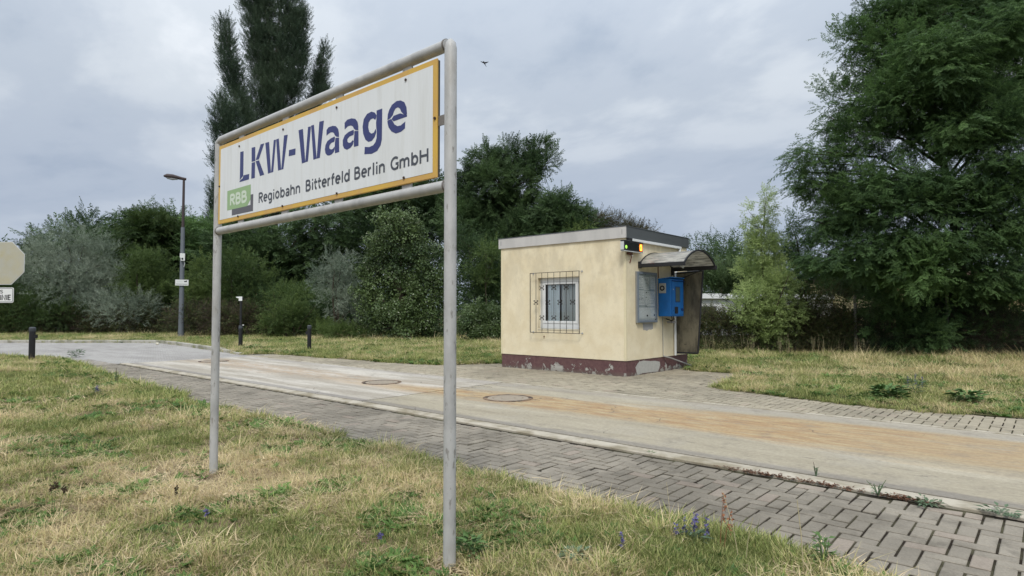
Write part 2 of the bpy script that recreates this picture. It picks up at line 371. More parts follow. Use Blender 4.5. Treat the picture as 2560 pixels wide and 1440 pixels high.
def pave(root, blocks, m, nsep=300):
    blocks = sorted(blocks, key=lambda b: (not sees((b[0]+b[1])/2, (b[2]+b[3])/2), (b[0]+b[1])**2/4+(b[2]+b[3])**2/4))
    cache = {}; rest = MB()
    for n, (x0, x1, y0, y1) in enumerate(blocks):
        dz = random.uniform(-.005, .0)-(.006 if random.random() < .04 else 0); tl = (random.gauss(0, .014), random.gauss(0, .014))
        if n < nsep:
            key = (round(x1-x0, 3), round(y1-y0, 3))
            if key not in cache:
                v, f = block_faces(-(x1-x0)/2, (x1-x0)/2, -(y1-y0)/2, (y1-y0)/2, 0); q = MB(); q.v = v; q.f = f; cache[key] = q.mesh('paving_block', m)
            o = bpy.data.objects.new('paving_block', cache[key]); o.location = ((x0+x1)/2, (y0+y1)/2, dz); o.rotation_euler = (tl[1], -tl[0], random.uniform(-.008, .008)); o.parent = root; COL.objects.link(o)
        else:
            v, f = block_faces(x0, x1, y0, y1, dz, tl); b = len(rest.v); rest.v += v; rest.f += [tuple(b+i for i in q) for q in f]
    o = rest.build('paving_blocks', m, root); o['kind'] = 'stuff'
near_p = struct(MB().box(-22.6, 5.5, 3.6, 5.74, -.013, -.0125).build('near_paving', m_sand))
pave(near_p, herring(-22.6, 5.5, 3.75, 5.722, lambda x, y: y > edge(NEAR_E, x)-.25), m_pav)
apron = struct(MB().box(-20.6, 5.5, 9.65, 15.5, -.013, -.0125).build('apron_paving', m_sand))
pave(apron, herring(-20.55, 5.5, 9.655, 15.3, lambda x, y: y < edge(FAR_E, x)+.12 and not (-11.1 < x < -7.35 and y > 12.28)), m_pav2)

m_silt = mat('verge_silt', (.20, .165, .11), .95, spec=.1, var=.35, vscale=9, col2=(.13, .115, .065), c2scale=2, bump=.01, bscale=30)
sheet('verge_silt', list(np.arange(-22, 5.5, .08)), lambda x: 3.4, lambda x: edge(NEAR_E, x)+.20+.16*mnoise.noise((x*1.1, 9, 0))+.10*mnoise.noise((x*4.5, 3, 2)), 4, -.0035, m_silt, zedge=-.0075)
# raised kerb round the far side of the turning road
m_kst = mat('kerb_stone', (.40, .385, .34), .85, spec=.2, var=.25, vscale=6, col2=(.17, .17, .11), c2t=(.5, .66), c2scale=1.2, bump=.006, bscale=40)
kerb = struct(bpy.data.objects.new('kerb', None)); COL.objects.link(kerb)
pts = [p for p in FAR_E if -51 < p[0] < -20.7]
q = [Vector((p[0], p[1], 0)) for p in pts]; acc = [0]
for a, b in zip(q, q[1:]): acc.append(acc[-1]+(b-a).length)
s = 0
def along(s):
    s = min(s, acc[-1]-1e-4)
    i = max(k for k in range(len(acc)) if acc[k] <= s); i = min(i, len(q)-2)
    return q[i].lerp(q[i+1], (s-acc[i])/(acc[i+1]-acc[i]))
while s < acc[-1]-.3:
    e = min(s+1.0, acc[-1]); a, b = along(s+.006), along(e-.006); d = (b-a).normalized(); nn = Vector((-d.y, d.x, 0))
    h = .13 if s < acc[-1]-3.2 else .13-.11*(s-(acc[-1]-3.2))/3.2
    dn = random.uniform(-.01, .01); mb = MB(); o1, o2 = a-nn*(.06+dn), b-nn*(.06-dn); i1, i2 = a+nn*.09, b+nn*.09
    for z in (-.04, h-.015): mb.v += [(*o1.xy, z), (*o2.xy, z), (*i2.xy, z), (*i1.xy, z)]
    mb.v += [(*(o1+nn*.015).xy, h), (*(o2+nn*.015).xy, h), (*i2.xy, h), (*i1.xy, h)]
    mb.f = [(0, 1, 5, 4), (4, 5, 9, 8), (8, 9, 10, 11), (1, 2, 6, 5), (2, 3, 7, 6), (3, 0, 4, 7), (5, 6, 10, 9), (6, 7, 11, 10), (7, 4, 8, 11)]
    mb.build('kerb_stone', m_kst, kerb); s = e

# manhole covers
m_iron = mat('cast_iron', (.05, .036, .028), .7, spec=.3, var=.3, vscale=20, bump=.003, bscale=60, col2=(.25, .17, .11), c2scale=5)
m_mhc = mat('cover_concrete', (.30, .255, .20), .85, spec=.2, var=.3, vscale=12, bump=.004, bscale=60)
for cx_, cy_, r_, lab in ((-7.05, 7.9, .43, 'large round manhole cover nearest the camera, set in the orange sand stain'), (-10.6, 7.9, .41, 'round manhole cover in the paler slab just left of the crossing joint'), (-18.8, 7.9, .42, 'far manhole cover near the left end of the lane, behind the left sign post')):
    t_ = thing('manhole_cover', lab, 'manhole cover', (cx_, cy_, 0), 'manhole covers along the middle of the lane')
    MB().ring((cx_, cy_), r_*.84, r_, -.01, .009, 48).build('frame', m_iron, t_)
    mb = MB().ring((cx_, cy_), r_*.62, r_*.825, -.01, .006, 48); mb.ring((cx_, cy_), r_*.3, r_*.6, -.01, .0055, 32); mb.ring((cx_, cy_), .0001, r_*.28, -.01, .006, 24)
    mb.build('lid', m_mhc, t_)

# ------------------------------------------------------------------ lettering helpers
def arc(cx, cy, rx, ry, a0, a1, n=9): return [(cx+rx*math.cos(R(a0+(a1-a0)*i/n)), cy+ry*math.sin(R(a0+(a1-a0)*i/n))) for i in range(n+1)]
XH = .72
GL = {  # monoline letters: (advance width, strokes); cap height 1, x-height .72
 'R': (.62, [[(.08, 0), (.08, 1)], [(.08, .95)]+arc(.32, .74, .22, .21, 90, -90, 8)+[(.08, .53)], [(.28, .50), (.58, 0)]]),
 'B': (.64, [[(.08, 0), (.08, 1)], [(.08, .95), (.3, .95)]+arc(.3, .745, .20, .205, 90, -90, 7)+[(.08, .54)], [(.3, .54)]+arc(.32, .295, .24, .245, 90, -90, 8)+[(.08, .05)]]),
 'G': (.72, [arc(.42, .5, .34, .45, 50, 320, 14)+[(.66, .12), (.66, .46), (.46, .46)]]),
 'H': (.72, [[(.08, 0), (.08, 1)], [(.64, 0), (.64, 1)], [(.08, .52), (.64, .52)]]),
 'L': (.5, [[(.08, 1), (.08, .06), (.5, .06)]]), 'I': (.24, [[(.12, 0), (.12, 1)]]), 'N': (.74, [[(.08, 0), (.08, 1), (.62, 0), (.62, 1)]]),
 'E': (.54, [[(.5, .94), (.08, .94), (.08, .06), (.5, .06)], [(.08, .52), (.45, .52)]]),
 'S': (.52, [arc(.26, .73, .19, .21, 20, 270, 9)+arc(.26, .27, .2, .22, 90, -160, 9)]),
 'e': (.58, [[(.1, .38), (.5, .38)]+arc(.29, .37, .22, .31, 5, 310, 14)]),
 'g': (.6, [arc(.28, .37, .2, .31, 0, 360, 16), [(.5, .7), (.5, -.05)]+arc(.29, -.05, .21, .18, 0, -130, 7)]),
 'i': (.26, [[(.13, 0), (.13, .7)], [(.13, .84), (.13, 1.0)]]), 'o': (.62, [arc(.3, .36, .22, .31, 0, 360, 18)]),
 'b': (.62, [[(.08, 0), (.08, 1)], arc(.31, .36, .21, .31, 0, 360, 16)]), 'd': (.62, [[(.52, 0), (.52, 1)], arc(.29, .36, .21, .31, 0, 360, 16)]),
 'a': (.54, [arc(.25, .5, .19, .17, 150, 0, 7)+[(.44, 0)], arc(.25, .2, .18, .16, 20, 340, 12)]),
 'h': (.6, [[(.08, 0), (.08, 1)], [(.08, .45)]+arc(.29, .46, .2, .2, 150, 0, 7)+[(.49, 0)]]),
 'n': (.6, [[(.08, 0), (.08, .7)], [(.08, .45)]+arc(.29, .46, .2, .2, 150, 0, 7)+[(.49, 0)]]),
 'm': (.92, [[(.08, 0), (.08, .7)], [(.08, .47)]+arc(.26, .48, .17, .18, 150, 0, 6)+[(.43, 0)], [(.43, .47)]+arc(.61, .48, .17, .18, 150, 0, 6)+[(.78, 0)]]),
 't': (.38, [[(.15, .95), (.15, .15)]+arc(.26, .16, .11, .11, 180, 290, 4), [(.0, .64), (.36, .64)]]),
 'r': (.38, [[(.08, 0), (.08, .7)], [(.08, .4)]+arc(.28, .45, .2, .19, 160, 80, 4)]),
 'f': (.36, [[(.13, 0), (.13, .8)]+arc(.27, .8, .14, .14, 180, 80, 5), [(.0, .64), (.34, .64)]]), 'l': (.24, [[(.12, 0), (.12, 1)]]),
}
def word(mb, text, x0, x1, z0, h, wt, plane, off, sgn=-1):
    """flat strokes; plane='y' at y=off (reading along +x, seen from -y) or 'x' at x=off (reading along +y, seen from +x)"""
    tot = sum(GL[c][0]+.06 for c in text)-.06; sx = (x1-x0)/tot; cur = 0; k = 0
    for c in text:
        w, strokes = GL[c]
        for st in strokes:
            P = [Vector((x0+(cur+p[0])*sx, z0+p[1]*h)) for p in st]; hw = wt*h/2; n = len(P)
            closed = (P[0]-P[-1]).length < 1e-4
            Ls = []; Rs = []
            for i in range(n):
                a = P[i-1] if i > 0 else (P[-2] if closed else P[0]); b = P[i+1] if i < n-1 else (P[1] if closed else P[-1])
                d0 = (P[i]-a); d1 = (b-P[i]); d0 = d0.normalized() if d0.length > 1e-9 else d1.normalized(); d1 = d1.normalized() if d1.length > 1e-9 else d0
                t_ = (d0+d1).normalized() if (d0+d1).length > .2 else d1; nn = Vector((-t_.y, t_.x)); q = max(.55, nn.dot(Vector((-d1.y, d1.x))))
                Ls.append(P[i]+nn*hw/q); Rs.append(P[i]-nn*hw/q)
            k += 1; dd = off+sgn*.00025*(k % 4)
            for i in range(n-1):
                quad = [Ls[i], Ls[i+1], Rs[i+1], Rs[i]]
                mb.poly([(v.x, dd, v.y) if plane == 'y' else (dd, v.x, v.y) for v in quad])
        cur += w+.06

# ------------------------------------------------------------------ station style name board on two tube posts
def galv(name='galvanised_steel', c=(.44, .44, .43)):
    m = mat(name, c, .55, .1, spec=.4, var=.28, vscale=9, col2=(.29, .29, .285), c2t=(.5, .75), c2scale=4, stretch=(1, 1, .5), bump=.0012, bscale=90); return m
m_galv = galv()
def dirty_galv():
    m = galv().copy(); m.name = 'weathered_post_steel'; t = m.node_tree; p = t.nodes['Principled BSDF']; old = p.inputs['Base Color'].links[0].from_socket
    geo = N(t, 'ShaderNodeNewGeometry'); mp_ = N(t, 'ShaderNodeMapping'); mp_.inputs['Scale'].default_value = (1, 1, .35); t.links.new(geo.outputs['Position'], mp_.inputs[0])
    f = ramp(t, noise_node(t, mp_.outputs[0], 30, 4, .6), [(.58, (0, 0, 0)), (.66, (1, 1, 1))]); f2 = ramp(t, noise_node(t, mp_.outputs[0], 9, 6, .6), [(.5, (0, 0, 0)), (.72, (1, 1, 1))])
    c = mixc(t, M('MULTIPLY', f, .55), old, (.12, .105, .085)); c = mixc(t, M('MULTIPLY', f2, .4), c, (.27, .25, .21))
    t.links.new(c, p.inputs['Base Color']); return m
m_post = dirty_galv()
SY = 2.443
sg = thing('station_sign', 'white LKW-Waage name board with yellow border hung between two galvanised tube posts', 'sign', (-4.2, SY, 0))
mb = MB().tube([(-5.78, SY, -.1), (-5.78, SY, 1.5), (-5.778, SY, 3.045)], .0355, 20); mb.build('post', m_post, sg, True)
mb = MB().tube([(-2.63, SY, -.1), (-2.631, SY, 1.5), (-2.633, SY, 3.05), (-2.634, SY, 3.082), (-2.637, SY, 3.104)], [.0365, .0365, .0365, .031, .014], 24); mb.build('post', m_post, sg, True)
MB().tube([(-5.80, SY, 3.055), (-5.72, SY, 3.078), (-2.66, SY, 3.078)], [.03, .0355, .0355], 20).build('crossbar', m_galv, sg, True)
MB().tube([(-5.752, SY, 2.236), (-2.655, SY, 2.236)], .0345, 20).build('crossbar', m_galv, sg, True)
m_weld = mat('weld_bead', (.2, .185, .17), .7, .2, var=.3, vscale=60)
for x_, z_ in ((-5.747, 2.236), (-2.662, 2.236), (-2.668, 3.078)):
    MB().tube([(x_-.006, SY, z_), (x_+.006, SY, z_)], .039, 18).build('weld', m_weld, sg, True)
m_yel = mat('yellow_paint', (.62, .39, .06), .45, spec=.4, var=.10, vscale=8, col2=(.55, .33, .09), c2scale=4)
m_wht = mat('sign_white', (.70, .72, .725), .4, spec=.35, var=.06, vscale=5, col2=(.61, .62, .60), c2t=(.48, .74), c2scale=1.3, stretch=(9, 1, .8))
panel = MB().box(-5.725, -2.73, 2.422, 2.436, 2.293, 3.014, .003).build('board', m_yel, sg)
MB().box(-5.688, -2.765, 2.4205, 2.4215, 2.328, 2.979).build('white_field', m_wht, panel)
m_back = mat('board_edge_dark', (.05, .05, .05), .6)
MB().box(-5.72, -2.735, 2.4365, 2.452, 2.30, 3.008).build('board_back', m_back, panel)
mb = MB()
for x_ in (-5.312, -4.55, -3.793, -3.03):
    MB().box(x_-.045, x_+.045, 2.437, 2.449, 3.0, 3.055).build('bracket', m_galv, sg)
    MB().box(x_-.045, x_+.045, 2.437, 2.449, 2.262, 2.31).build('bracket', m_galv, sg)
MB().box(-2.75, -2.66, 2.436, 2.444, 2.605, 2.665).build('bracket', m_weld, sg)
m_bolt = mat('rusty_bolt', (.06, .035, .025), .8)
for x_, z_ in ((-3.02, 2.953), (-3.793, 2.948), (-4.55, 2.94), (-5.312, 2.942), (-2.745, 2.651), (-3.033, 2.334), (-3.782, 2.331), (-4.546, 2.328), (-5.317, 2.326), (-5.703, 2.64)):
    MB().tube([(x_, 2.414, z_), (x_, 2.4225, z_)], .0085, 10).build('bolt', m_bolt, panel)
m_navy = mat('navy_print', (.035, .045, .16), .45, var=.15, vscale=7)
m_gry = mat('grey_print', (.07, .078, .095), .5)
BIG={
'L': [[(-1.092, 2.886), (-1.033, 2.882), (-1.033, 2.67), (-1.093, 2.643)], [(-1.022, 2.67), (-0.922, 2.667), (-0.925, 2.625), (-1.099, 2.625), (-1.093, 2.635), (-1.041, 2.646)]] ,
'K': [[(-0.881, 2.886), (-0.82, 2.882), (-0.817, 2.765), (-0.877, 2.768)], [(-0.877, 2.756), (-0.819, 2.753), (-0.82, 2.622), (-0.879, 2.624)], [(-0.722, 2.886), (-0.663, 2.884), (-0.753, 2.768), (-0.804, 2.771), (-0.792, 2.787)], [(-0.804, 2.758), (-0.749, 2.756), (-0.656, 2.625), (-0.724, 2.624)]] ,
'W': [[(-0.641, 2.883), (-0.581, 2.881), (-0.543, 2.626), (-0.588, 2.624)], [(-0.5, 2.881), (-0.468, 2.878), (-0.505, 2.625), (-0.537, 2.625)], [(-0.46, 2.879), (-0.422, 2.879), (-0.377, 2.625), (-0.423, 2.624)], [(-0.336, 2.887), (-0.282, 2.883), (-0.343, 2.624), (-0.371, 2.624)]] ,
'dash': [[(-0.255, 2.756), (-0.16, 2.752), (-0.161, 2.708), (-0.257, 2.712)]] ,
'W_': [[(-0.114, 2.885), (-0.054, 2.884), (-0.014, 2.624), (-0.059, 2.623)], [(0.023, 2.883), (0.06, 2.88), (0.024, 2.625), (-0.01, 2.625)], [(0.067, 2.885), (0.102, 2.884), (0.144, 2.627), (0.104, 2.625)], [(0.18, 2.891), (0.237, 2.887), (0.188, 2.625), (0.149, 2.626)]] ,
'a': [[(0.278, 2.773), (0.278, 2.811), (0.303, 2.825), (0.355, 2.825), (0.396, 2.814), (0.424, 2.79), (0.434, 2.76), (0.436, 2.733), (0.407, 2.74), (0.385, 2.755), (0.376, 2.771), (0.36, 2.781), (0.332, 2.786), (0.304, 2.782)], [(0.382, 2.742), (0.338, 2.739), (0.291, 2.727), (0.266, 2.703), (0.259, 2.672), (0.267, 2.645), (0.288, 2.627), (0.312, 2.621), (0.344, 2.624), (0.37, 2.635), (0.382, 2.653), (0.38, 2.669), (0.362, 2.657), (0.339, 2.656), (0.319, 2.665), (0.311, 2.679), (0.317, 2.696), (0.34, 2.708), (0.375, 2.71), (0.384, 2.726)], [(0.396, 2.73), (0.436, 2.724), (0.44, 2.625), (0.39, 2.625), (0.387, 2.671), (0.389, 2.701)]] ,
'a_': [[(0.509, 2.773), (0.508, 2.817), (0.539, 2.831), (0.591, 2.83), (0.634, 2.817), (0.66, 2.791), (0.669, 2.759), (0.669, 2.735), (0.639, 2.743), (0.62, 2.757), (0.609, 2.774), (0.583, 2.786), (0.548, 2.788)], [(0.614, 2.745), (0.558, 2.742), (0.51, 2.727), (0.488, 2.698), (0.489, 2.663), (0.504, 2.639), (0.538, 2.624), (0.577, 2.629), (0.607, 2.646), (0.615, 2.667), (0.606, 2.674), (0.585, 2.663), (0.562, 2.663), (0.542, 2.674), (0.539, 2.697), (0.567, 2.711), (0.613, 2.714), (0.618, 2.729)], [(0.628, 2.735), (0.671, 2.726), (0.673, 2.628), (0.624, 2.629), (0.621, 2.674), (0.627, 2.708)]] ,
'g': [[(0.874, 2.792), (0.855, 2.813), (0.819, 2.827), (0.771, 2.822), (0.735, 2.795), (0.723, 2.748), (0.73, 2.698), (0.757, 2.653), (0.79, 2.633), (0.826, 2.633), (0.858, 2.654), (0.873, 2.682), (0.869, 2.702), (0.849, 2.68), (0.821, 2.678), (0.796, 2.695), (0.783, 2.731), (0.788, 2.764), (0.812, 2.781), (0.84, 2.782), (0.862, 2.768), (0.871, 2.776)], [(0.879, 2.822), (0.936, 2.822), (0.934, 2.62), (0.921, 2.585), (0.886, 2.555), (0.827, 2.546), (0.746, 2.557), (0.75, 2.602), (0.799, 2.592), (0.842, 2.596), (0.868, 2.613), (0.881, 2.64), (0.883, 2.687), (0.877, 2.708), (0.874, 2.742), (0.88, 2.779)]] ,
'e': [[(0.996, 2.738), (1.0, 2.772), (1.014, 2.798), (1.04, 2.823), (1.088, 2.837), (1.128, 2.832), (1.164, 2.813), (1.185, 2.778), (1.191, 2.736), (1.175, 2.733), (1.155, 2.745), (1.138, 2.761), (1.124, 2.785), (1.103, 2.798), (1.077, 2.796), (1.059, 2.779), (1.048, 2.758), (1.022, 2.742)], [(1.041, 2.733), (1.059, 2.748), (1.125, 2.75), (1.157, 2.736), (1.191, 2.728), (1.191, 2.719), (1.059, 2.717)], [(0.996, 2.73), (1.033, 2.733), (1.046, 2.718), (1.066, 2.691), (1.097, 2.673), (1.133, 2.671), (1.174, 2.687), (1.172, 2.647), (1.133, 2.634), (1.082, 2.633), (1.038, 2.655), (1.009, 2.686), (0.997, 2.717)]] ,
}
lt = MB()
def grow(pl, d):
    P = [Vector(p) for p in pl]; n = len(P); a = sum(P[i].x*P[(i+1) % n].y-P[(i+1) % n].x*P[i].y for i in range(n)); o = []
    for i in range(n):
        e0 = (P[i]-P[i-1]).normalized(); e1 = (P[(i+1) % n]-P[i]).normalized(); n0 = Vector((e0.y, -e0.x)); n1 = Vector((e1.y, -e1.x)); m_ = (n0+n1); m_ = m_.normalized() if m_.length > .3 else n0
        o.append(P[i]+m_*d*(1 if a > 0 else -1)/max(.7, m_.dot(n1)))
    return o
for polys in BIG.values():
    for pl in polys: lt.poly([(p.x-4.2, 2.4195, p.y) for p in grow(pl, .0022)])
lt.build('headline_lettering', m_navy, panel)
for w_, a, b in (('Regiobahn', -4.945, -4.277), ('Bitterfeld', -4.203, -3.622), ('Berlin', -3.572, -3.225), ('GmbH', -3.172, -2.80)):
    lt = MB(); word(lt, w_, a, b, 2.399, .082, .195, 'y', 2.4195); lt.build('company_lettering', m_gry, panel)
m_lgreen = mat('logo_green', (.29, .43, .22), .5); m_lgrey = mat('logo_grey', (.11, .11, .125), .5)
MB().poly([(-5.44, 2.4198, 2.40), (-5.44, 2.4198, 2.345), (-5.043, 2.4198, 2.343), (-5.041, 2.4198, 2.487), (-5.09, 2.4198, 2.487), (-5.09, 2.4198, 2.40)]).build('logo_shadow', m_lgrey, panel)
MB().poly([(-5.536, 2.4194, 2.575), (-5.534, 2.4194, 2.40), (-5.150, 2.4194, 2.397), (-5.088, 2.4194, 2.449), (-5.088, 2.4194, 2.575)]).build('logo_field', m_lgreen, panel)
lt = MB(); word(lt, 'RBB', -5.478, -5.152, 2.437, .095, .26, 'y', 2.4188); lt.build('logo_lettering', mat('pale_print', (.6, .68, .56), .5), panel)

# ------------------------------------------------------------------ weighing booth
bt = thing('weighing_booth', 'small flat-roofed cream rendered weighing booth with peeling maroon plinth', 'booth', (-9.23, 13.8, 0))
def render_mat():
    m = bpy.data.materials.new('cream_render'); m.use_nodes = True; t = m.node_tree; p = t.nodes['Principled BSDF']; p.inputs['Roughness'].default_value = .9; p.inputs['Specular IOR Level'].default_value = .12
    geo = N(t, 'ShaderNodeNewGeometry'); P = geo.outputs['Position']; s = N(t, 'ShaderNodeSeparateXYZ'); t.links.new(P, s.inputs[0]); Z = s.outputs[2]
    st = N(t, 'ShaderNodeMapping'); st.inputs['Scale'].default_value = (1.7, 1.7, .75); t.links.new(P, st.inputs[0])
    n1 = noise_node(t, st.outputs[0], 1.3, 8, .62, .15); n2 = noise_node(t, P, 2.3, 7, .6, .3); n3 = noise_node(t, P, 90, 6, .7); n4 = noise_node(t, P, 9, 8, .7)
    b = ramp(t, n2, [(.35, (.74, .64, .44)), (.65, (.80, .71, .515))])
    top = M('DIVIDE', M('SUBTRACT', Z, .6), 2.3, clamp=True)
    algae = M('MULTIPLY', ramp(t, n1, [(.40, (0, 0, 0)), (.60, (1, 1, 1))]), M('ADD', .05, M('MULTIPLY', top, .40)), clamp=True)
    b = mixc(t, algae, b, (.50, .43, .30)); b = mixc(t, M('MULTIPLY', ramp(t, n4, [(.5, (0, 0, 0)), (.72, (1, 1, 1))]), .16), b, (.42, .36, .24))
    v = N(t, 'ShaderNodeVectorMath', operation='SCALE'); t.links.new(b, v.inputs[0]); t.links.new(M('ADD', .86, M('MULTIPLY', n3, .28)), v.inputs['Scale']); t.links.new(v.outputs[0], p.inputs['Base Color'])
    bp = N(t, 'ShaderNodeBump'); bp.inputs['Distance'].default_value = .006; bp.inputs['Strength'].default_value = .9
    t.links.new(M('ADD', n3, M('MULTIPLY', n4, .8)), bp.inputs['Height']); t.links.new(bp.outputs[0], p.inputs['Normal']); return m
m_ren = render_mat()
X0, X1, Y0, Y1, ZB, ZT = -11.16, -7.31, 12.23, 15.38, .352, 3.17
OX0, OX1, OZ0, OZ1 = -9.887, -8.61, 1.044, 2.335
w = MB()
w.box(X0, OX0, Y0, Y0+.16, ZB, ZT); w.box(OX1, X1, Y0, Y0+.16, ZB, ZT); w.box(OX0, OX1, Y0, Y0+.16, ZB, OZ0); w.box(OX0, OX1, Y0, Y0+.16, OZ1, ZT)
w.box(X0, X0+.16, Y0+.16, Y1, ZB, ZT); w.box(X1-.16, X1, Y0+.16, Y1, ZB, ZT); w.box(X0+.16, X1-.16, Y1-.16, Y1, ZB, ZT)
w.build('wall', m_ren, bt)
MB().box(X0+.17, X1-.17, Y0+.17, Y1-.17, .36, .40).build('floor', m_sand, bt)
m_bead = mat('render_bead', (.70, .62, .42), .85, spec=.15, var=.1, vscale=12)
mb = MB().box(X1-.055, X1+.004, Y0-.004, Y0+.05, ZB+.004, ZT-.003, .004); mb.build('corner_bead', m_bead, bt)
MB().box(X0-.003, X0+.07, Y0-.003, Y0+.02, ZB+.004, ZT-.003, .003).build('corner_bead', m_bead, bt)
def plinth_mat():
    m = bpy.data.materials.new('maroon_plinth'); m.use_nodes = True; t = m.node_tree; p = t.nodes['Principled BSDF']; p.inputs['Roughness'].default_value = .75
    geo = N(t, 'ShaderNodeNewGeometry'); P = geo.outputs['Position']; s = N(t, 'ShaderNodeSeparateXYZ'); t.links.new(P, s.inputs[0]); Z = s.outputs[2]
    st = N(t, 'ShaderNodeMapping'); st.inputs['Scale'].default_value = (1.3, 1.3, .8); t.links.new(P, st.inputs[0])
    n1 = noise_node(t, st.outputs[0], 2.2, 3, .5, .3); n2 = noise_node(t, P, 9, 8, .75, .6); n3 = noise_node(t, P, 60, 5, .6)
    v = M('ADD', M('MULTIPLY', n1, .5), M('MULTIPLY', n2, .5)); v = M('SUBTRACT', v, M('MULTIPLY', Z, .42)); f = ramp(t, v, [(.50, (0, 0, 0)), (.51, (1, 1, 1))], 'LINEAR')
    mar = mixc(t, ramp(t, n2, [(.3, (0, 0, 0)), (.7, (1, 1, 1))]), (.095, .042, .045), (.15, .08, .075)); pl = mixc(t, n3, (.30, .29, .26), (.52, .50, .45))
    dirt = M('MULTIPLY', M('SUBTRACT', 1.0, M('DIVIDE', Z, .1), clamp=True), .5, clamp=True)
    c = mixc(t, f, mar, pl); c = mixc(t, dirt, c, (.16, .14, .11)); t.links.new(c, p.inputs['Base Color'])
    b = N(t, 'ShaderNodeBump'); b.inputs['Distance'].default_value = .006; b.invert = True; t.links.new(f, b.inputs['Height']); t.links.new(b.outputs[0], p.inputs['Normal']); return m
m_pl = plinth_mat()
MB().box(X0+.018, X1-.014, Y0+.016, Y1-.01, -.04, .3505).build('plinth', m_pl, bt)
m_fas = mat('zinc_fascia', (.56, .54, .51), .4, .1, spec=.5, var=.14, vscale=2.5, bump=.0015, bscale=6, stretch=(1, 1, .3), col2=(.48, .465, .44), c2scale=1.2)
FX0, FX1, FY0, FY1 = -11.22, -7.272, 12.19, 15.43
MB().box(FX0, FX1, FY0, FY0+.03, 3.168, 3.43, .003).build('fascia', m_fas, bt)
m_fas2 = mat('dark_shaded_fascia', (.115, .125, .13), .4, .3, spec=.45, var=.16, vscale=3, bump=.0015, bscale=8)  # same metal as the front; its weaker reflection is put into a darker colour
MB().box(FX1-.03, FX1, FY0+.0305, FY1, 3.172, 3.432, .003).build('fascia', m_fas2, bt, label='fascia above the terminal side, its dimmer look painted in dark grey')
MB().box(FX0, FX0+.03, FY0+.0305, FY1, 3.172, 3.43).box(FX0+.031, FX1-.031, FY1-.03, FY1, 3.172, 3.43).build('fascia', m_fas, bt)
MB().box(FX0-.012, FX1+.012, FY0-.012, FY0+.05, 3.4325, 3.444, .003).box(FX1-.05, FX1+.012, FY0+.0505, FY1+.012, 3.4335, 3.445, .003).build('coping', m_fas2, bt)
m_roof = mat('roof_felt', (.10, .10, .095), .95, var=.3, vscale=5); MB().box(FX0+.031, FX1-.031, FY0+.0305, FY1-.031, 3.171, 3.40).build('roof', m_roof, bt)
for x_ in (FX0+.09, FX1-.1): MB().box(x_-.004, x_+.004, FY0-.003, FY0+.001, 3.25, 3.37).build('joint_clip', m_fas2, bt)
m_white = mat('white_plastic', (.72, .73, .72), .4, spec=.4, var=.05, vscale=6)
m_dark = mat('black_steel', (.018, .018, .02), .5, spec=.4, var=.2, vscale=15)
gt = MB().box(-7.305, -7.235, 12.42, 14.93, 3.105, 3.165, .006).build('gutter', m_white, bt); MB().box(-7.306, -7.225, 12.27, 12.41, 3.10, 3.167, .004).build('gutter_end', m_dark, gt)
MB().tube([(-7.265, 14.87, 3.12), (-7.265, 14.86, 2.95), (-7.265, 14.60, 2.4), (-7.265, 14.57, 2.2), (-7.265, 14.57, .36)], .032, 12).build('downpipe', m_white, bt, True)
m_cond = mat('grey_conduit', (.35, .34, .32), .6)
MB().tube([(-7.295, 13.965, 1.36), (-7.295, 13.97, .37)], .009, 8).tube([(-7.29, 13.975, .37), (-7.22, 14.15, .33), (-7.15, 15.25, .06)], .017, 8).build('conduit', m_cond, bt, True)
# window
win = MB().box(OX0+.002, OX1-.002, Y0+.10, Y0+.155, OZ0+.002, OZ0+.13, .004).box(OX0+.002, OX1-.002, Y0+.10, Y0+.155, OZ1-.11, OZ1-.002, .004).box(OX0+.002, OX0+.09, Y0+.101, Y0+.154, OZ0+.131, OZ1-.111, .004).box(OX1-.09, OX1-.002, Y0+.101, Y0+.154, OZ0+.131, OZ1-.111, .004).build('window', m_white, bt)
a0, a1, b0, b1 = OX0+.095, OX1-.095, OZ0+.135, OZ1-.115
MB().box(a0, a1, Y0+.09, Y0+.15, b0, b0+.065, .005).box(a0, a1, Y0+.09, Y0+.15, b1-.055, b1, .005).box(a0, a0+.075, Y0+.091, Y0+.149, b0+.066, b1-.056, .005).box(a1-.075, a1, Y0+.091, Y0+.149, b0+.066, b1-.056, .005).build('sash', m_white, win)
def glass_mat():
    m = bpy.data.materials.new('window_glass'); m.use_nodes = True; t = m.node_tree; t.nodes.clear(); o = N(t, 'ShaderNodeOutputMaterial'); gl = N(t, 'ShaderNodeBsdfGlossy'); gl.inputs['Roughness'].default_value = .02; gl.inputs['Color'].default_value = (.9, .95, 1, 1)
    tr = N(t, 'ShaderNodeBsdfTransparent'); tr.inputs['Color'].default_value = (.95, .97, .97, 1); fr = N(t, 'ShaderNodeFresnel'); fr.inputs[0].default_value = 1.4; mx = N(t, 'ShaderNodeMixShader')
    t.links.new(M('MULTIPLY', fr.outputs[0], .8, clamp=True), mx.inputs[0]); t.links.new(tr.outputs[0], mx.inputs[1]); t.links.new(gl.outputs[0], mx.inputs[2]); t.links.new(mx.outputs[0], o.inputs[0]); return m
m_glass = glass_mat()
MB().box(a0+.07, a1-.07, Y0+.116, Y0+.124, b0+.06, b1-.05).build('pane', m_glass, win)
m_seal = mat('rubber_seal', (.02, .02, .02), .8)
MB().box(a0+.076, a0+.10, Y0+.105, Y0+.114, b0+.067, b1-.057).build('seal', m_seal, win); MB().box(a0+.10, a1-.076, Y0+.105, Y0+.114, b1-.067, b1-.0575).build('seal', m_seal, win)
m_blind = mat('blind_fabric', (.80, .84, .86), .8, var=.05); m_curt = mat('grey_curtain', (.60, .61, .60), .9, var=.1)
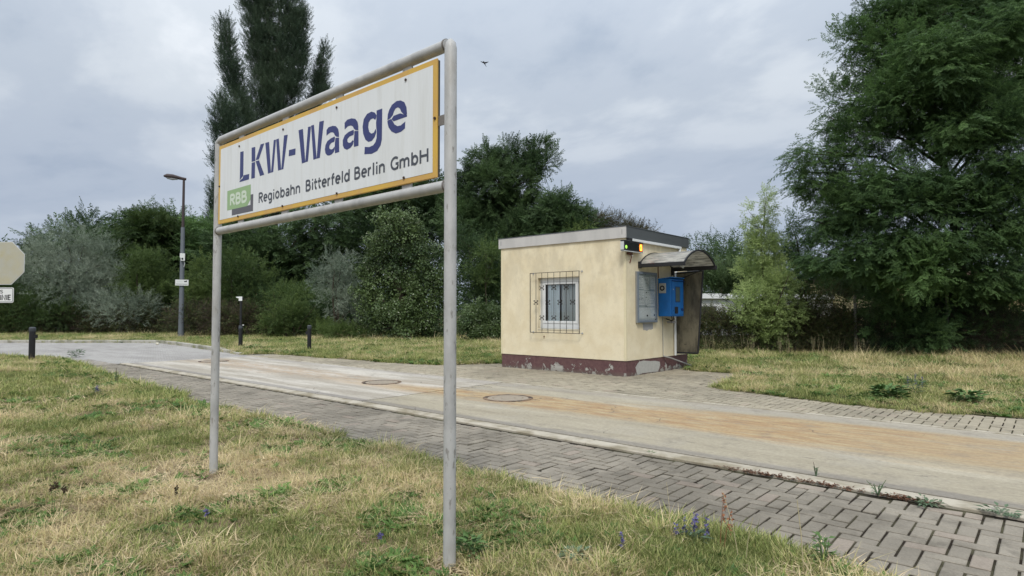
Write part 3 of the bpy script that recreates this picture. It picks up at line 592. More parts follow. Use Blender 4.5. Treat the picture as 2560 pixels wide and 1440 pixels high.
for k in range(3): x_ = a0+.11+k*.125; MB().box(x_, x_+.118, Y0+.158+.003*k, Y0+.163+.003*k, b0+.03, b1-.03).build('blind_slat', m_blind, win)
cv = MB(); b_ = 0
for k in range(41):
    x_ = a0+.52+.50*k/40; y_ = Y0+.19+.018*math.sin(k*1.25)+.01*math.sin(k*.6); cv.v += [(x_, y_, b0-.02), (x_, y_, b1-.01)]
    if k: cv.f.append((2*k-2, 2*k, 2*k+1, 2*k-1))
cv.build('curtain', m_curt, win, True)
MB().box(OX0+.003, OX1-.003, Y0-.012, Y0+.098, OZ0-.03, OZ0+.0, .006).build('window_sill', mat('sill_paint', (.66, .60, .46), .8, var=.25, vscale=14), win)
# window grille: frame, upright bars, scroll ornaments, wall mounts
m_wrought = mat('wrought_iron', (.035, .028, .025), .6, .2)
GXL, GXR, GZ0, GZ1, GYY = -10.03, -8.507, .952, 2.456, 12.095
gr = MB().tube([(GXL, GYY, GZ0), (GXL, GYY, GZ1)], .009, 8).tube([(GXR, GYY, GZ0), (GXR, GYY, GZ1)], .009, 8).tube([(GXL-.008, GYY+.001, GZ1), (GXR+.008, GYY+.001, GZ1)], .007, 8).tube([(GXL-.008, GYY+.001, GZ0), (GXR+.008, GYY+.001, GZ0)], .007, 8).build('window_grille', m_wrought, bt)
bars = [GXL+(GXR-GXL)*i/8 for i in range(9)]
bm0 = MB().tube([(0, 0, 0), (0, 0, GZ1-GZ0)], .0062, 6).mesh('grille_bar', m_wrought)
for i in range(1, 8):
    o = bpy.data.objects.new('grille_bar', bm0); o.parent = gr; o.location = Vector((bars[i], GYY, GZ0))-wpos(gr); COL.objects.link(o)
sc = MB()
for sx in (-1, 1):
    for sz in (-1, 1):
        P = [(sx*(.004+.052*(1-math.cos(a))*.6+.0), 0, sz*(.006+.034*math.sin(a)*.9)) for a in np.linspace(0, math.pi*1.0, 9)]
        P = [(sx*.006, 0, sz*.004), (sx*.03, 0, sz*.012), (sx*.055, 0, sz*.022), (sx*.068, 0, sz*.038), (sx*.060, 0, sz*.052), (sx*.046, 0, sz*.050), (sx*.044, 0, sz*.040)]
        sc.tube(P, [.008, .008, .008, .008, .009, .011, .013], 6)
scm = sc.mesh('scroll', m_wrought)
for idx, rowy in (((2, 4, 6), 425), ((1, 3, 5, 7), 690), ((2, 4, 6), 970)):
    for i in idx:
        z_ = onY(1300+600/7.2, 660+rowy/7.2, GYY)[2]
        o = bpy.data.objects.new('scroll', scm); o.parent = gr; o.location = Vector((bars[i], GYY-.004, z_))-wpos(gr); COL.objects.link(o)
for x_ in (GXL+.002, GXR-.002):
    for z_ in (GZ0+.004, GZ1-.004): MB().tube([(x_, GYY+.01, z_), (x_, Y0-.012, z_)], .006, 8).tube([(x_, Y0-.014, z_), (x_, Y0+.0, z_)], .024, 14).build('grille_mount', m_galv, gr)
# plaster repairs on the terminal side
rp = lambda pts, s, ox, oy, X: [tuple(onX(ox+a*s, oy+b*s, X)) for a, b in pts]
m_mort = mat('grey_mortar', (.34, .335, .325), .95, var=.2, vscale=14, bump=.003, bscale=60)
MB().poly([tuple(onY(1300+a/7.2, 660+b/7.2, Y0-.003)) for a, b in ((424, 1292), (440, 1290), (446, 1312), (438, 1318), (436, 1352), (428, 1350), (427, 1318), (420, 1312))]).build('rust_mark', mat('rust_mark', (.13, .07, .04), .9, var=.3, vscale=50), bt)
MB().poly(rp([(1326, 918), (1414, 918), (1414, 968), (1395, 975), (1380, 972), (1362, 985), (1345, 976), (1330, 978)], 640/2194, 1220, 540, -7.308)).build('mortar_patch', m_mort, bt)
MB().poly(rp([(345, 1120), (380, 1075), (450, 1055), (560, 1065), (640, 1060), (715, 1075), (722, 1130), (700, 1205), (690, 1235), (560, 1248), (440, 1262), (350, 1290), (335, 1240), (318, 1170)], 320/2095, 1540, 740, -7.3215)).build('mortar_patch', mat('pale_mortar', (.42, .415, .38), .95, var=.25, vscale=16, bump=.004, bscale=50), bt)

# ------------------------------------------------------------------ things hung on the booth
dp = thing('weight_display', 'black weight display box with lit orange zero and green lamp at the booth corner', 'display', (-7.25, 12.4, 2.86))
m_case = mat('display_case', (.06, .06, .062), .45, .2)
m_lgt = mat('light_grey_case', (.55, .57, .57), .45)
MB().box(-7.30, -7.205, 12.0, 12.84, 2.862, 3.082, .006).build('case', m_case, dp)
MB().box(-7.296, -7.209, 11.994, 11.9995, 2.878, 3.066).build('end_plate', m_lgt, dp)
MB().box(-7.305, -7.19, 11.985, 12.85, 3.083, 3.097, .003).build('lid', m_case, dp); MB().box(-7.29, -7.195, 12.01, 12.84, 2.845, 2.861, .003).build('lower_rim', m_lgt, dp)
MB().box(-7.2045, -7.2035, 12.03, 12.82, 2.885, 3.06).build('screen', mat('smoked_screen', (.012, .013, .014), .25, spec=.5), dp)
mb = MB(); cy0, cz0 = 12.745, 2.972
for k in range(22):
    a = 2*math.pi*k/22; yy = cy0+.036*math.copysign(abs(math.cos(a))**.7, math.cos(a)); zz = cz0+.064*math.copysign(abs(math.sin(a))**.8, math.sin(a)); mb.tube([(-7.203, yy, zz), (-7.198, yy, zz)], .0125, 8)
mb.build('digit_zero', mat('amber_leds', (.9, .35, .03), .4, emit=(1, .42, .05), estr=2.6), dp)
MB().box(-7.2032, -7.202, 12.675, 12.815, 2.884, 3.062).build('digit_window', mat('amber_filter', (.20, .05, .012), .3, emit=(.8, .14, .01), estr=.35), dp)
mb = MB()
mb.tube([(-7.203, 12.09, 2.945), (-7.199, 12.09, 2.945)], .040, 18); mb.build('green_lamp', mat('green_lamp_lens', (.25, .6, .08), .4, emit=(.45, .95, .12), estr=.75), dp)
MB().box(-7.31, -7.25, 12.28, 12.46, 2.79, 2.844, .004).build('mounting_bracket', mat('rusty_bracket', (.12, .05, .035), .8, var=.3, vscale=40), dp)
MB().tube([(-7.27, 12.40, 2.80), (-7.265, 12.42, 2.74), (-7.285, 12.41, 2.64), (-7.30, 12.405, 2.60)], .010, 6).build('cable', mat('red_brown_cable', (.16, .035, .03), .6), dp, True)
MB().box(-7.27, -7.24, 12.43, 12.46, 2.755, 2.785, .006).build('sensor', m_white, dp)

nb = thing('notice_board', 'grey metal showcase with faded notices on the booth wall beside the blue terminal', 'notice board', (-7.28, 13.19, 1.2))
m_alu = mat('brushed_aluminium', (.30, .315, .33), .4, .5, var=.12, vscale=12)
m_alu2 = mat('blue_grey_frame', (.19, .225, .27), .45, .3, var=.15, vscale=12)
by0, by1, bz0, bz1 = 12.66, 13.60, 1.215, 2.42
MB().box(-7.308, -7.262, by0, by1, bz0, bz1, .004).build('cabinet', m_alu, nb)
fr = MB().box(-7.2615, -7.238, by0+.002, by0+.045, bz0+.002, bz1-.002, .005).box(-7.2615, -7.238, by1-.045, by1-.002, bz0+.002, bz1-.002, .005).box(-7.261, -7.2385, by0+.046, by1-.046, bz0+.002, bz0+.055, .005).box(-7.261, -7.2385, by0+.046, by1-.046, bz1-.06, bz1-.002, .005)
fr.build('frame', m_alu2, nb)
MB().box(-7.2615, -7.2595, by0+.046, by1-.046, bz0+.056, bz1-.061).build('backboard', mat('grey_felt', (.33, .37, .38), .8, var=.15, vscale=8, col2=(.24, .28, .29), c2scale=3), nb)
m_paper = mat('faded_paper', (.50, .54, .545), .75, var=.1, vscale=10, col2=(.40, .44, .44), c2scale=5); m_ink = mat('faded_ink', (.10, .11, .125), .8, var=.3, vscale=40)
for (pa, pb, qa, qb, hd) in ((.06, .30, .80, 1.10, 0), (.33, .57, .78, 1.09, 0), (.60, .86, .80, 1.10, 1), (.06, .34, .42, .76, 1), (.38, .84, .40, .75, 0), (.08, .82, .10, .36, 2)):
    pp = MB().box(-7.2592, -7.2582, by0+pa, by0+pb, bz0+qa, bz0+qb).build('notice', m_paper, nb)
    ln = MB(); z_ = bz0+qb-.035
    while z_ > bz0+qa+.02 and hd < 2:
        y_ = by0+pa+.02; th = .006 if random.random() < .8 else .013
        while y_ < by0+pb-.05:
            L_ = random.uniform(.02, .07); ln.poly([(-7.2576, y_, z_), (-7.2576, min(y_+L_, by0+pb-.02), z_), (-7.2576, min(y_+L_, by0+pb-.02), z_+th), (-7.2576, y_, z_+th)]); y_ += L_+random.uniform(.008, .025)
            if random.random() < .12: break
        z_ -= random.uniform(.02, .034)
    if ln.v: ln.build('print_lines', m_ink, pp)['kind'] = 'stuff'
for y_, z_, r_ in ((by0+.42, bz0+.72, .014), (by0+.41, bz0+.60, .008), (by0+.40, bz0+.40, .013), (by0+.46, bz0+.17, .020), (by0+.80, bz0+.18, .018), (by0+.86, bz0+.075, .018), (by0+.38, bz1-bz0+bz0-.05, .02)):
    MB().tube([(-7.2575, y_, z_), (-7.245, y_, z_)], r_, 12).build('magnet', m_dark, nb)
m_acr = bpy.data.materials.new('cover_acrylic'); m_acr.use_nodes = True; _t = m_acr.node_tree; _t.nodes.clear(); _o = N(_t, 'ShaderNodeOutputMaterial'); _g = N(_t, 'ShaderNodeBsdfGlossy'); _g.inputs['Roughness'].default_value = .12
_r = N(_t, 'ShaderNodeBsdfTransparent'); _m = N(_t, 'ShaderNodeMixShader'); _m.inputs[0].default_value = .10; _t.links.new(_r.outputs[0], _m.inputs[1]); _t.links.new(_g.outputs[0], _m.inputs[2]); _t.links.new(_m.outputs[0], _o.inputs[0])
MB().box(-7.2445, -7.242, by0+.046, by1-.046, bz0+.056, bz1-.061).build('cover_pane', m_acr, nb)

tm = thing('driver_terminal', 'bright blue driver terminal cabinet with grey intercom speaker on the booth wall', 'terminal', (-7.13, 14.1, 1.35))
m_blue = mat('blue_powder_coat', (.012, .17, .52), .42, spec=.45, var=.10, vscale=6, col2=(.014, .14, .42), c2scale=3)
m_blue2 = mat('blue_recess', (.005, .05, .19), .5)
tx, ty0, ty1, tz0, tz1 = -6.966, 13.755, 14.44, 1.36, 2.30
MB().box(-7.305, tx, ty0, ty1, tz0, tz1-.02, .008).build('housing', m_blue, tm)
MB().prism([(-7.306, 2.262), (-6.945, 2.302), (-6.945, 2.325), (-7.306, 2.287)], 1, ty0-.012, ty1+.02).build('roof', m_blue, tm)
dr = MB().box(tx+.001, tx+.014, ty0+.045, ty1-.03, tz0+.035, tz1-.085, .004).build('door', m_blue, tm)
MB().box(tx+.0145, tx+.0165, 13.965, 14.225, 1.705, 2.095).build('screen_recess', m_blue2, dr)
MB().box(tx+.0168, tx+.0180, 13.985, 14.205, 1.725, 2.075).build('screen', mat('dull_display', (.10, .135, .13), .25, spec=.5, var=.15, vscale=6), dr)
MB().box(tx+.0145, tx+.030, 13.93, 14.085, 1.43, 1.595, .006).build('card_reader', m_dark, dr)
MB().box(tx+.0145, tx+.028, 14.26, 14.40, 1.50, 1.56, .006).build('handle', m_blue2, dr)
MB().tube([(tx+.014, 13.86, 2.02), (tx+.022, 13.86, 2.02)], .014, 12).build('lock', m_lgt, dr); MB().tube([(tx+.014, 13.855, 1.5), (tx+.020, 13.855, 1.5)], .01, 10).build('lock', m_blue2, dr)
MB().box(tx+.001, tx+.05, ty0+.03, ty1, tz1-.075, tz1-.06, .003).build('drip_rail', m_blue2, tm)
sp = MB().box(-7.275, -7.085, ty0-.022, ty0-.001, 1.93, 2.172, .006).build('intercom', mat('intercom_grey', (.42, .42, .38), .5, var=.1, vscale=20), tm)
mb = MB()
def ring_y(mb, cx, cz, r0, r1, y0, y1, n=28):
    b = len(mb.v)
    for y in (y0, y1):
        for r in (r0, r1):
            for k in range(n): a = 2*math.pi*k/n; mb.v.append((cx+r*math.cos(a), y, cz+r*math.sin(a)))
    for k in range(n):
        j = (k+1) % n; A, B_, C_, D_ = b, b+n, b+2*n, b+3*n; mb.f += [(A+k, A+j, B_+j, B_+k), (B_+k, B_+j, D_+j, D_+k), (A+k, C_+k, C_+j, A+j)]
    return mb
ring_y(mb, -7.18, 2.052, .032, .066, ty0-.028, ty0-.0225).build('speaker_ring', m_dark, sp)
MB().tube([(-7.12, 14.1, 1.36), (-7.12, 14.12, 1.28), (-7.18, 14.2, 1.25), (-7.25, 14.05, 1.30)], .014, 8).tube([(-7.05, 14.05, 1.36), (-7.06, 14.1, 1.29), (-7.22, 14.2, 1.2)], .010, 8).build('cable', m_dark, tm, True)
MB().box(-7.22, -7.06, 14.02, 14.2, 1.19, 1.235, .01).build('cable_gland_box', mat('grey_box', (.20, .19, .18), .6), tm)

cn = thing('canopy', 'arched acrylic canopy on black steel beams over the blue terminal', 'canopy', (-6.75, 13.64, 2.5))
def acr(name, c, tl, streak):
    m = bpy.data.materials.new(name); m.use_nodes = True; t = m.node_tree; p = t.nodes['Principled BSDF']; p.inputs['Roughness'].default_value = .35
    geo = N(t, 'ShaderNodeNewGeometry'); st = N(t, 'ShaderNodeMapping'); st.inputs['Scale'].default_value = streak; t.links.new(geo.outputs['Position'], st.inputs[0])
    n1 = noise_node(t, st.outputs[0], 3.0, 7, .65, .3); n2 = noise_node(t, geo.outputs['Position'], 12, 6, .7)
    cc = mixc(t, ramp(t, n1, [(.40, (0, 0, 0)), (.66, (1, 1, 1))]), c, tuple(k*.45 for k in c)); cc = mixc(t, ramp(t, n2, [(.6, (0, 0, 0)), (.72, (1, 1, 1))]), cc, tuple(k*.2 for k in c))
    t.links.new(cc, p.inputs['Base Color']); tr = N(t, 'ShaderNodeBsdfTranslucent'); t.links.new(cc, tr.inputs[0]); mx = N(t, 'ShaderNodeMixShader'); mx.inputs[0].default_value = tl
    t.links.new(p.outputs[0], mx.inputs[1]); t.links.new(tr.outputs[0], mx.inputs[2]); t.links.new(mx.outputs[0], t.nodes['Material Output'].inputs[0]); return m
m_vault = acr('stained_vault_acrylic', (.62, .60, .54), .5, (1.0, 5, 1))
cx0, cx1, cy0_, cy1_, cz, ch = -7.30, -6.17, 12.85, 14.47, 2.60, .305
def archpt(u, dr_=0.0):   # u 0..1 across the span, circular segment
    half = (cy1_-cy0_)/2; rr = (half*half+ch*ch)/(2*ch); am = math.asin(half/rr); a = -am+2*am*u
    return ((cy0_+cy1_)/2+(rr+dr_)*math.sin(a), cz+ch-rr+(rr+dr_)*math.cos(a))
mb = MB(); n_ = 24
for k in range(n_+1):
    y_, z_ = archpt(k/n_); y2, z2 = archpt(k/n_, .006)
    mb.v += [(cx0, y_, z_), (cx1, y_, z_), (cx1, y2, z2), (cx0, y2, z2)]
    if k: b = 4*k; mb.f += [(b-4, b-3, b+1, b), (b-2, b-1, b+3, b+2), (b-3, b-2, b+2, b+1), (b-1, b-4, b, b+3)]
mb.build('vault', m_vault, cn, True)
def rim(xa, xb):
    mb = MB(); n = 26
    for k in range(n+1):
        y_, z_ = archpt(k/n, -.016); y2, z2 = archpt(k/n, .022); b = len(mb.v); mb.v += [(xa, y_, z_), (xb, y_, z_), (xb, y2, z2), (xa, y2, z2)]
        if k: mb.f += [(b-4, b-3, b+1, b), (b-2, b-1, b+3, b+2), (b-3, b-2, b+2, b+1), (b-1, b-4, b, b+3)]
    return mb
rim(cx1-.002, cx1+.028).build('front_rim', m_dark, cn, True); rim(cx0-.004, cx0+.02).build('wall_rim', m_dark, cn, True)
MB().box(-7.305, cx1+.03, 12.80, 12.86, 2.515, 2.605, .008).build('beam', m_dark, cn); MB().box(-7.305, cx1+.05, 14.46, 14.53, 2.50, 2.60, .008).build('beam', m_dark, cn)
MB().box(-7.308, -7.25, 12.79, 12.87, 2.50, 2.66, .006).build('wall_bracket', m_dark, cn); MB().box(-7.308, -7.25, 14.45, 14.54, 2.40, 2.64, .006).build('wall_bracket', m_dark, cn)
MB().tube([(-6.5, 14.49, 2.5), (-7.28, 14.49, 2.24)], .014, 8).build('brace', m_dark, cn)
MB().tube([(-6.20, 12.88, 2.50), (-6.26, 12.98, 2.47), (-6.34, 13.0, 2.52)], .012, 8).build('rain_outlet', m_lgt, cn)
MB().tube([(-7.295, 13.75, 2.62), (-7.295, 13.76, 2.3)], .012, 6).build('rusty_pipe', mat('rust_stain', (.16, .07, .035), .9, var=.3, vscale=30), cn)
py_ = 14.62
sd = MB().poly([(-7.295, py_, .455), (-6.70, py_, .46), (-6.545, py_, 2.47), (-7.295, py_, 2.44)])
sd.v += [(a, b+.008, c) for a, b, c in sd.v[:4]]; sd.f += [(7, 6, 5, 4)]
sd.build('side_panel', acr('smoked_side_acrylic', (.33, .30, .225), .6, (1.5, 1, .5)), cn)
fr_ = [(-7.295, .43), (-6.685, .435), (-6.525, 2.50), (-7.295, 2.46)]
mb = MB()
for (a, b) in zip(fr_, fr_[1:]+fr_[:1]):
    mb.tube([(a[0], py_+.004, a[1]), (b[0], py_+.004, b[1])], .024, 4)
mb.build('panel_frame', m_dark, cn)

# ------------------------------------------------------------------ lamp, bollards, road sign
def at_base(o, x, y): pass
lp_ = G(452, 846); lx, ly = float(lp_[0]), float(lp_[1])
lm = thing('street_lamp', 'tall grey street lamp with single head leaning left over the road kerb', 'street lamp', (lx, ly, 0))
m_lpole = mat('lamp_pole_grey', (.15, .165, .185), .5, .2, var=.12, vscale=5); m_ltop = mat('lamp_top_brown', (.06, .045, .045), .5)
MB().tube([(lx, ly, 0), (lx, ly, .42)], .155, 16).build('base', m_lpole, lm, True)
MB().tube([(lx, ly, .42), (lx, ly, 1.9), (lx, ly, 6.1)], [.14, .125, .10], 16).build('pole', m_lpole, lm, True)
MB().tube([(lx, ly, 6.1), (lx, ly, 8.75)], [.075, .06], 12).build('upper_pole', m_ltop, lm, True)
hd_ = Vector((-.32, -.92, 0)).normalized(); hx = Vector((lx, ly, 8.80))
mb = MB(); P = [hx-hd_*.12, hx+hd_*.12, hx+hd_*.3, hx+hd_*.55, hx+hd_*.82, hx+hd_*.98]
zz = [-.02, .0, .03, .06, .07, .05]; P = [p+Vector((0, 0, z)) for p, z in zip(P, zz)]
mb.tube(P, [.07, .085, .10, .13, .12, .04], 12); hm = mb.build('lamp_head', m_ltop, lm, True)
MB().tube([P[2]-Vector((0, 0, .075)), P[3]-Vector((0, 0, .115)), P[4]-Vector((0, 0, .10))], [.05, .085, .06], 12).build('lamp_glass', mat('lamp_glass', (.4, .41, .42), .2, spec=.5), lm, True)
cf_ = Vector((-lx, -ly, 0)).normalized(); sd_ = Vector((-cf_.y, cf_.x, 0))
def obox(mb, c, u, v, w_, a, b, h):      # oriented box: centre, half sizes along u, v, vertical
    c = Vector(c); b0 = len(mb.v)
    for sz in (-1, 1):
        for su, sv in ((-1, -1), (1, -1), (1, 1), (-1, 1)): mb.v.append(tuple(c+u*(su*a)+v*(sv*b)+Vector((0, 0, sz*h))))
    mb.f += [tuple(b0+i for i in q) for q in ((3, 2, 1, 0), (4, 5, 6, 7), (0, 1, 5, 4), (1, 2, 6, 5), (2, 3, 7, 6), (3, 0, 4, 7))]; return mb
z_ = 4.45; c_ = Vector((lx, ly, z_))+cf_*.16
sc_ = thing('security_camera', 'white security camera box strapped halfway up the grey street lamp', 'camera', tuple(c_))
obox(MB(), c_+Vector((0, 0, .08)), sd_, cf_, None, .125, .06, .12).build('housing', m_white, sc_)
obox(MB(), c_+Vector((0, 0, -.13))+sd_*.02, sd_, cf_, None, .10, .10, .075).build('camera_body', m_white, sc_)
MB().tube([c_+Vector((0, 0, -.10))+cf_*.10, c_+Vector((0, 0, -.10))+cf_*.12], .05, 12).build('lens', m_dark, sc_)
MB().tube([c_+Vector((0, 0, -.2))+sd_*.05, c_+Vector((0, 0, -.32))+sd_*.12, c_+Vector((0, 0, -.55))+sd_*.08], .016, 6).build('cable', m_lgt, sc_, True)
z_ = 3.05; c_ = Vector((lx, ly, z_))+cf_*.17
ns = thing('camera_notice_sign', 'small white rectangular sign with black camera mark on the street lamp', 'sign', tuple(c_))
obox(MB(), c_, sd_, cf_, None, .32, .008, .16).build('plate', m_white, ns)
obox(MB(), c_+Vector((0, 0, -.085))+cf_*.009, sd_, cf_, None, .28, .0008, .012).build('print_line', m_ink, ns)
mb = obox(MB(), c_+Vector((0, 0, .06))+sd_*.17+cf_*.009, sd_, cf_, None, .065, .0008, .028); obox(mb, c_+Vector((0, 0, .085))+sd_*.215+cf_*.0092, sd_, cf_, None, .03, .0008, .03); mb.build('camera_symbol', m_dark, ns)
mb = obox(MB(), c_+Vector((0, 0, .07))-sd_*.1+cf_*.009, sd_, cf_, None, .14, .0008, .006); obox(mb, c_+Vector((0, 0, .03))-sd_*.1+cf_*.009, sd_, cf_, None, .12, .0008, .006); mb.build('print_line', m_lgt, ns)

m_bol = mat('black_bollard_plastic', (.012, .012, .014), .38, spec=.5, var=.2, vscale=20)
m_bcap = mat('grey_bollard_cap', (.055, .062, .07), .45)
def bollard(x, y, h, r, lab, side):
    t_ = thing('bollard', lab, 'bollard', (x, y, 0), 'black bollards along the lane')
    MB().tube([(x, y, -.05), (x, y, h-.13)], r, 18).build('post', m_bol, t_, True)
    MB().tube([(x, y, h-.13), (x, y, h-.125), (x, y, h-.03), (x, y, h-.02), (x, y, h)], [r*1.08, r*1.1, r*1.1, r*.95, r*.8], 18).build('cap', m_bcap, t_, True)
    c = Vector((x, y, h-.28))+side*(r+.02); d = Vector((-side.y, side.x, 0)); obox(MB(), c, side, d, None, .032, .04, .06).build('sensor', m_bol, t_); return t_
b1_ = G(79, 903); b2_ = G(773, 880); c1_ = G(601, 871)
bollard(float(b1_[0]), float(b1_[1]), 1.02, .082, 'black bollard at the left edge standing in the near grass beside the road', Vector(tuple(rt0)))
bollard(float(b2_[0]), float(b2_[1]), .98, .072, 'black bollard behind the lane standing alone in front of the low bushes', -Vector(tuple(rt0)))
cxp, cyp = float(c1_[0]), float(c1_[1])
cp = thing('camera_post', 'black post with slim upper pole and small white camera, right of the left sign post', 'camera post', (cxp, cyp, 0))
MB().tube([(cxp, cyp, -.05), (cxp, cyp, .80)], .078, 16).build('lower_post', m_bol, cp, True); MB().tube([(cxp, cyp, .80), (cxp, cyp, .92)], [.086, .07], 16).build('collar', m_bcap, cp, True)
MB().tube([(cxp, cyp, .92), (cxp, cyp, 1.95)], .045, 12).build('upper_pole', m_bol, cp, True)
rtv = Vector(tuple(rt0)); cfc = Vector((-cxp, -cyp, 0)).normalized()
obox(MB(), (cxp-rtv.x*.03, cyp-rtv.y*.03, 1.99), rtv, cfc, None, .07, .06, .085).build('camera_body', m_white, cp)
MB().tube([Vector((cxp, cyp, 2.03))-rtv*.08, Vector((cxp, cyp, 2.05))-rtv*.2], [.04, .018], 10).build('sun_hood', m_white, cp, True)
MB().tube([Vector((cxp, cyp, 2.0))+rtv*.03, Vector((cxp, cyp, 2.0))+rtv*.085], .055, 12).build('lens', m_bol, cp, True)
MB().tube([Vector((cxp, cyp, .93))+rtv*.08, Vector((cxp, cyp, .93))+rtv*.12], .025, 10).build('reflector', m_white, cp)

# faded octagonal stop sign with a plate beneath, only its right half is in the frame
DS = 12.0; oc = Vector(tuple(D(8, 658, DS))); nrm = Vector((-fw[0]-.0, -fw[1], 0)).normalized(); ux = Vector(tuple(rt0)); uz = Vector((0, 0, 1))
base = (oc.x-ux.x*.36, oc.y-ux.y*.36, 0)
ss = thing('stop_sign', 'faded octagonal road sign with small white text plate below, cut by the left picture edge', 'road sign', base)
def octo(r, off, t_): 
    mb = MB(); P = [oc+ux*(r*math.cos(R(22.5+45*k)))+uz*(r*math.sin(R(22.5+45*k))) for k in range(8)]
    mb.v = [tuple(p+nrm*off) for p in P]+[tuple(p+nrm*(off+t_)) for p in P]; mb.f = [tuple(range(8)), tuple(range(15, 7, -1))]+[(k, (k+1) % 8, 8+(k+1) % 8, 8+k) for k in range(8)]; return mb
octo(.455, 0, .004).build('rim', m_lgt, ss)
octo(.443, .0045, .0015).build('faded_face', mat('faded_sign_face', (.42, .415, .355), .5, spec=.3, var=.08, vscale=4, col2=(.43, .39, .24), c2t=(.45, .7), c2scale=2.2), ss)
pc = oc+uz*(-.455-.17)-ux*.02
def rrect(c, hw, hh, r, off, t_):
    mb = MB(); P = []
    for sx, sz, a in ((1, 1, 0), (-1, 1, 90), (-1, -1, 180), (1, -1, 270)):
        for k in range(5): P.append(c+ux*(sx*(hw-r)+r*math.cos(R(a+22.5*k)))+uz*(sz*(hh-r)+r*math.sin(R(a+22.5*k))))
    n = len(P); mb.v = [tuple(p+nrm*off) for p in P]+[tuple(p+nrm*(off+t_)) for p in P]; mb.f = [tuple(range(n)), tuple(range(2*n-1, n-1, -1))]+[(k, (k+1) % n, n+(k+1) % n, n+k) for k in range(n)]; return mb
hw = .245
rrect(pc, hw, .148, .03, 0, .004).build('text_plate', m_white, ss); rrect(pc, hw-.012, .136, .024, .0045, .001).build('plate_border', m_ink, ss); rrect(pc, hw-.022, .126, .018, .006, .001).build('plate_field', m_white, ss)
def word_at(text, x0, x1, z0, h, wt, mt, par):
    q = MB(); word(q, text, x0, x1, z0, h, wt, 'y', 0, -1); q.v = [tuple(pc+ux*a+uz*c+nrm*(.0075-b)) for a, b, c in q.v]; q.build('plate_lettering', mt, par)
word_at('LINIE', -.075, .195, -.095, .10, .2, m_dark, ss); word_at('BiS', -.14, .04, .035, .068, .18, m_dark, ss)
MB().tube([(base[0], base[1], -.1), (base[0], base[1], oc.z+.5)], .035, 14).build('post', m_galv, ss, True)
for dz in (.2, -.2, -.62): MB().tube([Vector((base[0], base[1], oc.z+dz))-nrm*.0, Vector((oc.x, oc.y, oc.z+dz))-nrm*.012], .012, 8).build('bracket', m_galv, ss)

# small bird in flight
bp_ = Vector(tuple(D(1211, 158, 20.0)))
mb = MB(); r_ = Vector(tuple(rt0)); u_ = Vector((0, 0, 1)); f_ = -Vector((fw[0], fw[1], 0)).normalized(); ax = (r_*-.45+u_*.75+f_*.3).normalized()
mb.tube([bp_+ax*.075, bp_+ax*.05, bp_+ax*.01, bp_-ax*.04, bp_-ax*.09], [.004, .018, .024, .014, .006], 8)
mb.poly([bp_-ax*.07, bp_-ax*.125+r_*.012, bp_-ax*.118-r_*.012]).poly([bp_+ax*.035, bp_+r_*.07+u_*.035+f_*.02, bp_+r_*.135+u_*.055, bp_+r_*.13+u_*.035, bp_+r_*.06-u_*.004, bp_-ax*.02])
mb.poly([bp_+ax*.035, bp_-r_*.06+u_*.04+f_*.02, bp_-r_*.145+u_*.075, bp_-r_*.07+u_*.015, bp_-ax*.02])
tag(mb.build('bird', mat('dark_plumage', (.03, .028, .03), .7), None), 'small dark bird flying in the open sky right of the sign', 'bird')
st_ = G(393, 862); tag(MB().tube([(st_[0]-.12, st_[1], .03), (st_[0]-.04, st_[1]+.01, .05), (st_[0]+.06, st_[1], .045), (st_[0]+.13, st_[1], .02)], [.02, .06, .055, .02], 8).build('loose_stone', mat('pale_stone', (.5, .47, .38), .9, var=.2, vscale=12), None, True), 'pale loose stone lying on the road below the street lamp kerb', 'stone')

# buildings glimpsed behind the right-hand trees
def shed(name, lab, cat, p0, p1, ztop, depth, mw, mr, z0=0):
    a = Vector((p0[0], p0[1], 0)); b = Vector((p1[0], p1[1], 0)); d = (b-a).normalized(); n_2 = Vector((-d.y, d.x, 0)); L_ = (b-a).length
    if n_2.dot(a) < 0: n_2 = -n_2
    t_ = thing(name, lab, cat, tuple((a+b)/2)); c = (a+b)/2+n_2*depth/2
    obox(MB(), (c.x, c.y, (z0+ztop-.3)/2), d, n_2, None, L_/2, depth/2, (ztop-.3-z0)/2).build('wall', mw, t_)
    obox(MB(), (c.x, c.y, ztop-.15), d, n_2, None, L_/2+.25, depth/2+.25, .148).build('roof', mr, t_)
    k = 0
    while k*3.2+2 < L_: q = a+d*(1.2+k*3.2); obox(MB(), (q.x+d.x*.6-n_2.x*.02, q.y+d.y*.6-n_2.y*.02, (ztop)*.52), d, n_2, None, .6, .03, .45).build('window', m_case, t_); k += 1
    return t_
m_wall_w = mat('white_shed_wall', (.68, .70, .70), .7, var=.08); m_roof_w = mat('white_shed_roof', (.75, .77, .78), .6, var=.06)
shed('white_shed', 'low white shed seen through the reeds behind the fence right of the booth', 'shed', D(1700, 770, 36), D(2190, 775, 40), 2.52, 8, m_wall_w, m_roof_w)
shed('yellow_house', 'pale yellow house wall glimpsed through gaps under the dark locust tree', 'house', D(2230, 770, 33), D(2720, 775, 33), 3.6, 9, mat('pale_yellow_wall', (.62, .52, .28), .8, var=.1), mat('brown_roof', (.12, .08, .06), .8))

